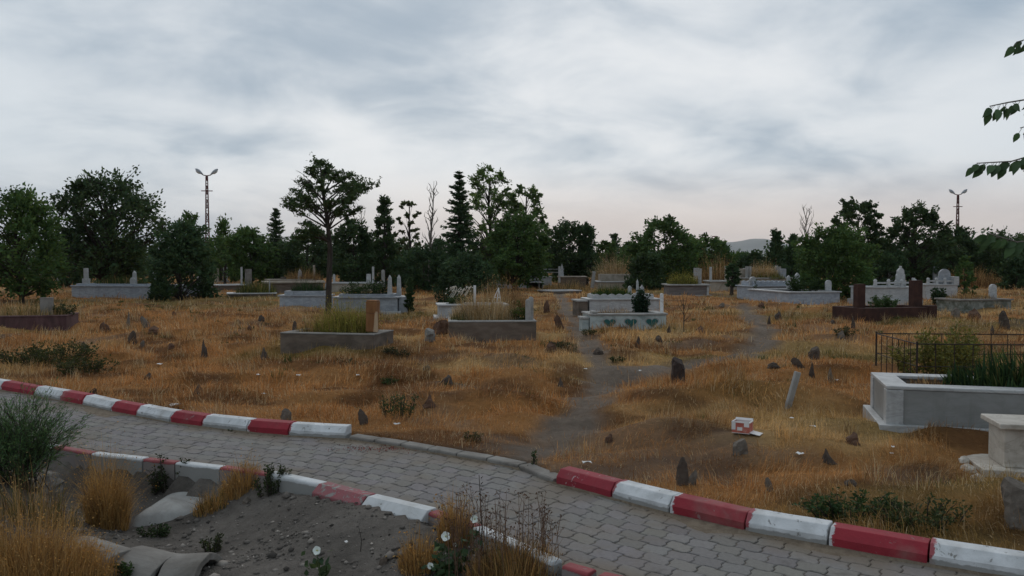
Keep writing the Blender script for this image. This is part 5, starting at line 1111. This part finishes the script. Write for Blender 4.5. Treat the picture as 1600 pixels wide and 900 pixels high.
tuft('golden dry grass beside the concrete slab under the near kerb', PG(378,770), .17,.10, 1100, .20, .004, GPAL, .32, group=GG, heads=300)
tuft('yellowish dry grass at the right corner of the concrete slab', PG(328,797), .13,.08, 500, .15, .004, GPAL+[(OLIVE,3)], .4, group=GG, heads=150)
tuft('golden dry grass beside the broken red near kerb', PG(712,845), .11,.10, 1000, .24, .004, GPAL, .25, group=GG, heads=300)
tuft('golden dry grass left of the white hollyhock', PG(655,885), .12,.10, 800, .18, .004, GPAL, .35, group=GG, heads=200)
tuft('brown dry grass below the tall stalks at the bottom edge', PG(800,915), .26,.16, 2200, .24, .0042, [(BROWN,3),(GOLD,2),(STRAW,2),(OLIVE,1)], .28, group=GG, heads=500)
leafy('dark green weed beside the dry grass on the near kerb', PG(425,770), .15,.09,.22, 900,.012, (.045,.058,.022), stems=22, group='green weeds in the foreground')
leafy('dark weed hanging under the near kerb left of the slab', PG(258,752), .20,.10,.22, 700,.012, (.035,.045,.018), stems=20, group='green weeds in the foreground')
leafy('small green weed at the edge of the gravel by the gutter pieces', PG(245,838), .14,.08,.08, 400,.012, (.035,.055,.02), stems=12, group='green weeds in the foreground')
leafy('green weed sprouting at the end of the gutter pieces', PG(335,862), .10,.07,.14, 300,.012, (.05,.058,.022), stems=10, group='green weeds in the foreground')
leafy('bright green weed between the gutter piece and bottom left grass', PG(200,903), .07,.05,.10, 160,.016, (.04,.07,.022), stems=7, group='green weeds in the foreground')
# dry stalk thicket
o = PG(775,900); rng = np.random.default_rng(31); g = empty('dry_stalks', o); tag(g, 'thicket of tall thin dry brown stalks in front of the paved path', 'dry weeds'); mb = MB(); C = []
for k in range(64):
    x = rng.uniform(-.30,.36); y = rng.normal(0,.10); h_ = rng.uniform(.26,.52)*(1.0 if abs(x) < .25 else .85); e = (x+rng.normal(0,.035), y+rng.normal(0,.03), h_); cv = curve((x,y,-.03), e, rng, .03, 6); mb.tube(cv, [.0026,.0024,.002,.0017,.0014,.001], 4, False)
    for q in range(rng.integers(1,5)):
        j = rng.integers(2,5); s_ = np.array(cv[j]); t_ = s_+np.array([rng.normal(0,.035), rng.normal(0,.03), rng.uniform(.04,.12)]); mb.tube([s_,t_],[.0014,.0009],3,False); C.append(t_+rng.normal(size=(3,3))*.006)
    C.append(np.array(e)+rng.normal(size=(4,3))*.009)
mb.build('stems', surf('stalk', (.105,.058,.038), (.17,.10,.065), 30, .9), g); C = np.concatenate(C); V, F = leafquads(C, np.full(len(C),.0075), rng, .5); tag(link('seed_heads', npmesh('seed_heads', V, F, tints(len(C),(.10,.055,.035),rng)), M['leaf'], g), kind='stuff')
b = PG(752,890); mb = MB(); mb.tube([(0,0,-.02),(.005,0,.25),(-.012,0,.55)], [.004,.0035,.002], 5)
for z in np.linspace(.10,.53,14): a = rng.uniform(0,6); mb.tube([(0,0,z),(.010*math.cos(a),.010*math.sin(a),z+.012)], [.004,.002], 4)
o = mb.build('mullein_stalk', M['bark']); o.location = b; tag(o, 'single thick dark stalk left of the dry stalk thicket', 'stalk')
b = PG(563,862); mb = MB(); mb.tube([(0,0,-.02),(.008,0,.07),(-.010,0,.16)], [.003,.0025,.001], 5); o = mb.build('dry_stalk', M['bark']); o.location = b; tag(o, 'small lone dark stalk standing in the gravel', 'stalk')
b = PG(700,760); 
def hollyhock(base, flowers, label, nleaves=60):
    g = empty('hollyhock', base); tag(g, label, 'flower', 'white flowering hollyhocks'); mb = MB(); C = []; rr = np.random.default_rng(hash_(label))
    for (px, py, dy, s) in flowers:
        e = np.array(PD(px,py,base.y+dy)-base); cv = curve((rr.normal(0,.02),rr.normal(0,.02),-.02), e, rr, .06, 6); mb.tube(cv, [.004,.0036,.003,.0026,.002,.0018], 5, False); cv = np.array(cv)
        for q in range(nleaves//len(flowers)): j = rr.integers(0,5); C.append(cv[j]+rr.normal(size=3)*np.array([.045,.04,.03]))
        fb = MB(); face = np.array([rr.normal(-.1,.3), -1, .35]); face /= np.linalg.norm(face); u = np.cross(face,(0,0,1)); u /= np.linalg.norm(u); v = np.cross(u,face)
        for k in range(5):
            a = 2*math.pi*k/5; vs = []; 
            for (r_, da, up) in ((.1,0,0),(.60,-.72,.20),(.92,-.66,.36),(1.06,-.24,.42),(1.04,.22,.38),(.92,.66,.40),(.60,.72,.18)):
                vs.append(e + (u*math.cos(a+da)+v*math.sin(a+da))*r_*s + face*(up*s+rr.normal(0,.03)*s))
            fb.add(vs, [(0,1,2,3),(0,3,4),(0,4,5,6)])
        f = fb.build('flower', M['petal'], g, 0, True); MB().tube([e+face*.002, e+face*s*.55], [s*.14,s*.10], 7).build('stamen', surf('stamen',(.45,.42,.12),(.5,.48,.18),20) if 'stamen' not in bpy.data.materials else bpy.data.materials['stamen'], f)
    C = np.array(C); C[:,2] = np.abs(C[:,2])*.8+.01; V, F = leafquads(C, np.full(len(C),.026), rr, .75, 1.2); mb.build('stems', surf('green_stem',(.06,.08,.03),(.09,.11,.045),30) if 'green_stem' not in bpy.data.materials else bpy.data.materials['green_stem'], g)
    link('leaves', npmesh('leaves', V, F, tints(len(C),(.055,.085,.035),rr)), M['leaf'], g)
hollyhock(PG(505,905), [(496,860,0,.025)], 'single white hollyhock flower on the gravel at the bottom edge', 30)
hollyhock(PG(705,900), [(697,838,0,.026),(711,851,.02,.012),(742,811,-.02,.022),(672,884,-.05,.018)], 'hollyhock with several white flowers beside the dry stalks', 120)

# ------------------------------------------------------------------ concrete pieces in the foreground
def gutter(px, py, L_, rad, ang, label, half=1.0, tilt=0.0):
    b = PG(px, py); mb = MB(); n = 12; K = 7; vs = []; fs = []; rr = random.Random(label)
    for k in range(K):
        x = L_*k/(K-1)
        for r_ in (rad, rad-.045):
            for j in range(n+1):
                a = -half+2*half*j/n; vs.append((x+rr.uniform(-.006,.006), r_*math.sin(a), r_*math.cos(a)-rad*.72+rr.uniform(-.0015,.0015)))
    m_ = n+1
    for k in range(K-1):
        o_ = k*2*m_; q = o_+2*m_
        for j in range(n): fs += [(o_+j,o_+j+1,q+j+1,q+j),(o_+m_+j+1,o_+m_+j,q+m_+j,q+m_+j+1)]
        fs += [(o_,q,q+m_,o_+m_),(o_+n,o_+m_+n,q+m_+n,q+n)]
    for o_, fl in ((0,0),((K-1)*2*m_,1)):
        for j in range(n): f = (o_+j,o_+m_+j,o_+m_+j+1,o_+j+1); fs.append(f if not fl else f[::-1])
    ob = mb.add(vs, fs).build('concrete_gutter', M['concrete'], None, .006); ob.location = b + Vector((0,0,.025)); ob.rotation_euler = (0, tilt, ang); return tag(ob, label, 'concrete gutter', 'broken half round concrete gutter pieces')
gutter(118,864,.42,.26,R(-26),'overturned half round concrete gutter piece, leftmost of the three and half under dry grass', tilt=R(4))
gutter(204,880,.30,.27,R(-18),'overturned half round concrete gutter piece in the middle of the row', tilt=R(5))
gutter(268,893,.24,.25,R(-6),'broken half round concrete gutter piece with its open end facing right', tilt=R(-4))
b = PG(285,800); nn = 16; V = []
for j in range(nn):
    for i in range(nn):
        u, v = i/(nn-1)*2-1, j/(nn-1)*2-1; r_ = max(abs(u),abs(v)); x = u*.31*(1-.12*v)+.10*v; y = v*.30; z = .055*(1-r_**4)+.07*(v*.5+.5)-.02 + .025*float(fbm(np.array(u*2+5),np.array(v*2),7)-.5); V.append((x,y,z if r_ < .98 else -.12))
F = [(j*nn+i,j*nn+i+1,(j+1)*nn+i+1,(j+1)*nn+i) for j in range(nn-1) for i in range(nn-1)]
o = link('concrete_slab', npmesh('concrete_slab', np.array(V), np.array(F), None, True), M['light_concrete']); o.location = (b.x+.02,b.y+.20,b.z); o.rotation_euler = (0,0,R(12)); tag(o, 'rounded lump of smooth gray concrete under the near kerb', 'concrete slab')
rock(60,765,60,26,'flat broken concrete chunk in the bank below the broom bush','lump','concrete',name='concrete_chunk',cat='concrete chunk',group='loose chunks in the foreground'); rock(385,785,13,8,'pale pebble in front of the golden grass by the slab','lump','gray_rock',name='pebble',cat='pebble',group='loose chunks in the foreground')
rock(600,880,14,10,'dark round clod on the gravel','lump','rock',name='pebble',cat='pebble',group='loose chunks in the foreground'); rock(692,818,20,20,'gray chunk below the broken red near kerb','lump','concrete',name='concrete_chunk',cat='concrete chunk',group='loose chunks in the foreground')
for px, py, w, h, lab in ((1514,736,24,10,'broken white marble chip at the left of the cream grave step'),(1527,750,22,9,'lower broken white marble chip by the cream grave'),(1506,722,18,8,'upper broken white marble chip by the cream grave')): rock(px,py,w,h,lab,'lump','cream_marble',name='marble_chip',cat='marble chip',group='broken marble chips by the cream grave')
# gravel
rng = np.random.default_rng(8); n = 16000; xg = rng.uniform(-3.6,1.4,n*2); yg = rng.uniform(4.0,7.4,n*2); dn = (Nf(xg)-yg)*.85; keep = (dn > .16) & (rng.uniform(0,1,2*n) < .25+.75*sstep(fbm(xg/.5,yg/.5,15,2),.45,.65)); xg, yg = xg[keep], yg[keep]; m_ = len(xg)
ico = np.array([(0,0,1),(.9,0,.2),(.28,.85,.2),(-.73,.53,.2),(-.73,-.53,.2),(.28,-.85,.2),(0,0,-.6)]); icf = [(0,1,2),(0,2,3),(0,3,4),(0,4,5),(0,5,1),(6,2,1),(6,3,2),(6,4,3),(6,5,4),(6,1,5)]
sz = .0056*np.exp(rng.normal(0,.78,m_)); sc = rng.uniform(.6,1.3,(m_,1,3))*np.array([1,1,.7]); V = ico[None]*sc*sz[:,None,None]*(1+rng.normal(0,.12,(m_,7,1))); a = rng.uniform(0,6.28,m_); ca_, sa = np.cos(a)[:,None], np.sin(a)[:,None]
V = np.stack([V[:,:,0]*ca_-V[:,:,1]*sa, V[:,:,0]*sa+V[:,:,1]*ca_, V[:,:,2]],2) + np.stack([xg,yg,H(xg,yg)],1)[:,None,:]
F = (np.arange(m_)[:,None,None]*7+np.array(icf)[None]).reshape(-1,3); T = np.repeat(np.array([.130,.112,.096])*np.exp(rng.normal(0,.5,m_))[:,None],7,0)
tag(link('gravel', npmesh('gravel', V.reshape(-1,3), F, T), tintmat('gravel', .95, 0, .2, .2, 30)), 'loose dark gravel and clods on the dirt ramp', 'gravel', None, 'stuff')
# fallen red petals on the path
n = 420; cx_, cy_ = P(595,702); xg = cx_+rng.normal(0,.26,n); yg = cy_+rng.normal(0,.075,n); ok = (yg < Ff(xg)-.02); xg, yg = xg[ok], yg[ok]; V, F = leafquads(np.stack([xg,yg,np.full(len(xg),.008)],1), np.full(len(xg),.008), rng, .5, 8)
tag(link('fallen_leaves', npmesh('fallen_leaves', V, F, tints(len(xg),(.19,.045,.035),rng)), M['grass']), 'scatter of dry reddish leaves on the path below the low kerb', 'fallen leaves', None, 'stuff')

# ------------------------------------------------------------------ the dry turf of the field
rng = np.random.default_rng(2024)
def scatter(y0, y1, n, wide=.66, margin=2.0):
    y = np.sqrt(rng.uniform(0,1,n)*(y1*y1-y0*y0)+y0*y0); x = rng.uniform(-1,1,n)*(wide*y+margin); return x, y
def keepmask(x, y):
    df = (y-Ff(x))*.82; k = df > .155
    td = trail_d(x,y) + (fbm(x/.5,y/.5,71,3)-.5)*.5; k &= rng.uniform(0,1,len(x)) < .04+.96*sstep(td,-.02,.26)
    k &= rng.uniform(0,1,len(x)) < 1-.6*sstep(fbm(x/1.6,y/1.1,81,3),.64,.74)
    for (ax, ay, c, s, L_, w_) in FOOT: u = (x-ax)*c+(y-ay)*s; v = -(x-ax)*s+(y-ay)*c; k &= ~((u > -.10)&(u < L_+.10)&(v > -.10)&(v < w_+.10))
    return k
GV, GF, GT = [], [], []; gb = 0
for (y0, y1, n, h, w) in ((3.2,9,300000,.095,.0038),(9,15,250000,.105,.0066),(15,26,200000,.13,.011),(26,48,90000,.16,.022),(48,80,40000,.2,.045)):
    x, y = scatter(y0, y1, n); k = keepmask(x,y); x, y = x[k], y[k]; n = len(x)
    cl = fbm(x/.55,y/.32,101,3); up = rng.uniform(0,1,n) < .05
    hh = h*(.50+1.1*sstep(cl,.44,.74))*np.where(up,1.25,1.0)
    col = field_tone(x,y)*rng.uniform(.60,1.45,n)[:,None]; pale = rng.uniform(0,1,n)[:,None] < .16; col = np.where(pale, np.array([.60,.43,.24])*rng.uniform(.8,1.15,n)[:,None], col)
    flow = 6.28*fbm(x/1.3,y/.9,111,2)*2; az = flow + rng.normal(0,.9,n)
    V, F, T = blades(x, y, H(x,y), hh, w, rng, np.where(up,.7,2.6), col, .5, az=az)
    GV.append(V); GF.append(F+gb); GT.append(T); gb += len(V)
tag(link('dry_grass', npmesh('dry_grass', np.concatenate(GV), np.concatenate(GF), np.concatenate(GT)), M['grass']), 'matted tawny dry grass covering the cemetery field', 'dry grass', None, 'stuff')

# odd taller straw tufts and small weeds standing in the turf
def clumps(name, label, cat, n, y0, y1, rad, nb, h, wid, pal, lean):
    x, y = scatter(y0, y1, n); k = keepmask(x, y); x, y = x[k], y[k]; r_ = rad*rng.uniform(.4,1.4,len(x))
    X = np.repeat(x, nb) + rng.normal(size=len(x)*nb)*np.repeat(r_, nb); Yc = np.repeat(y, nb) + rng.normal(size=len(x)*nb)*np.repeat(r_, nb)*.8; k = ((Yc-Ff(X))*.82 > .16); X, Yc = X[k], Yc[k]
    hh = h*np.repeat(rng.uniform(.4,1.3,len(x)), nb)[k]; w_ = wid*np.maximum(1, Yc/9)
    V, F, T = blades(X, Yc, H(X,Yc), hh, w_, rng, lean, colmix(len(X), rng, pal), .6); tag(link(name, npmesh(name, V, F, T), M['grass']), label, cat, None, 'stuff')
clumps('straw_tufts', 'taller straw tufts standing out of the matted dry grass', 'dry grass', 900, 4, 32, .07, 46, .19, .0036, [(PALE,3),(STRAW,3),(BROWN,2)], .55)
clumps('field_weeds', 'small green and olive weeds scattered through the dry grass', 'weeds', 420, 4, 30, .08, 40, .085, .006, [(GREEN,3),(OLIVE,3),(DKG,1)], .9)
# ------------------------------------------------------------------ thin evening haze, one closed box round everything
hb = MB().box(-5600, -200, -8, 5600, 5700, 160).build('haze', None)
m = bpy.data.materials.new('haze'); m.use_nodes = True; nt = m.node_tree; nt.nodes.clear()
v = nd(nt, 'ShaderNodeVolumePrincipled', {'Color': (.80,.86,.95,1), 'Density': .00008, 'Anisotropy': .2})
nt.links.new(v.outputs[0], nd(nt, 'ShaderNodeOutputMaterial').inputs['Volume']); hb.data.materials.append(m)
tag(hb, 'thin bluish evening haze over the plain', 'haze', None, 'stuff')
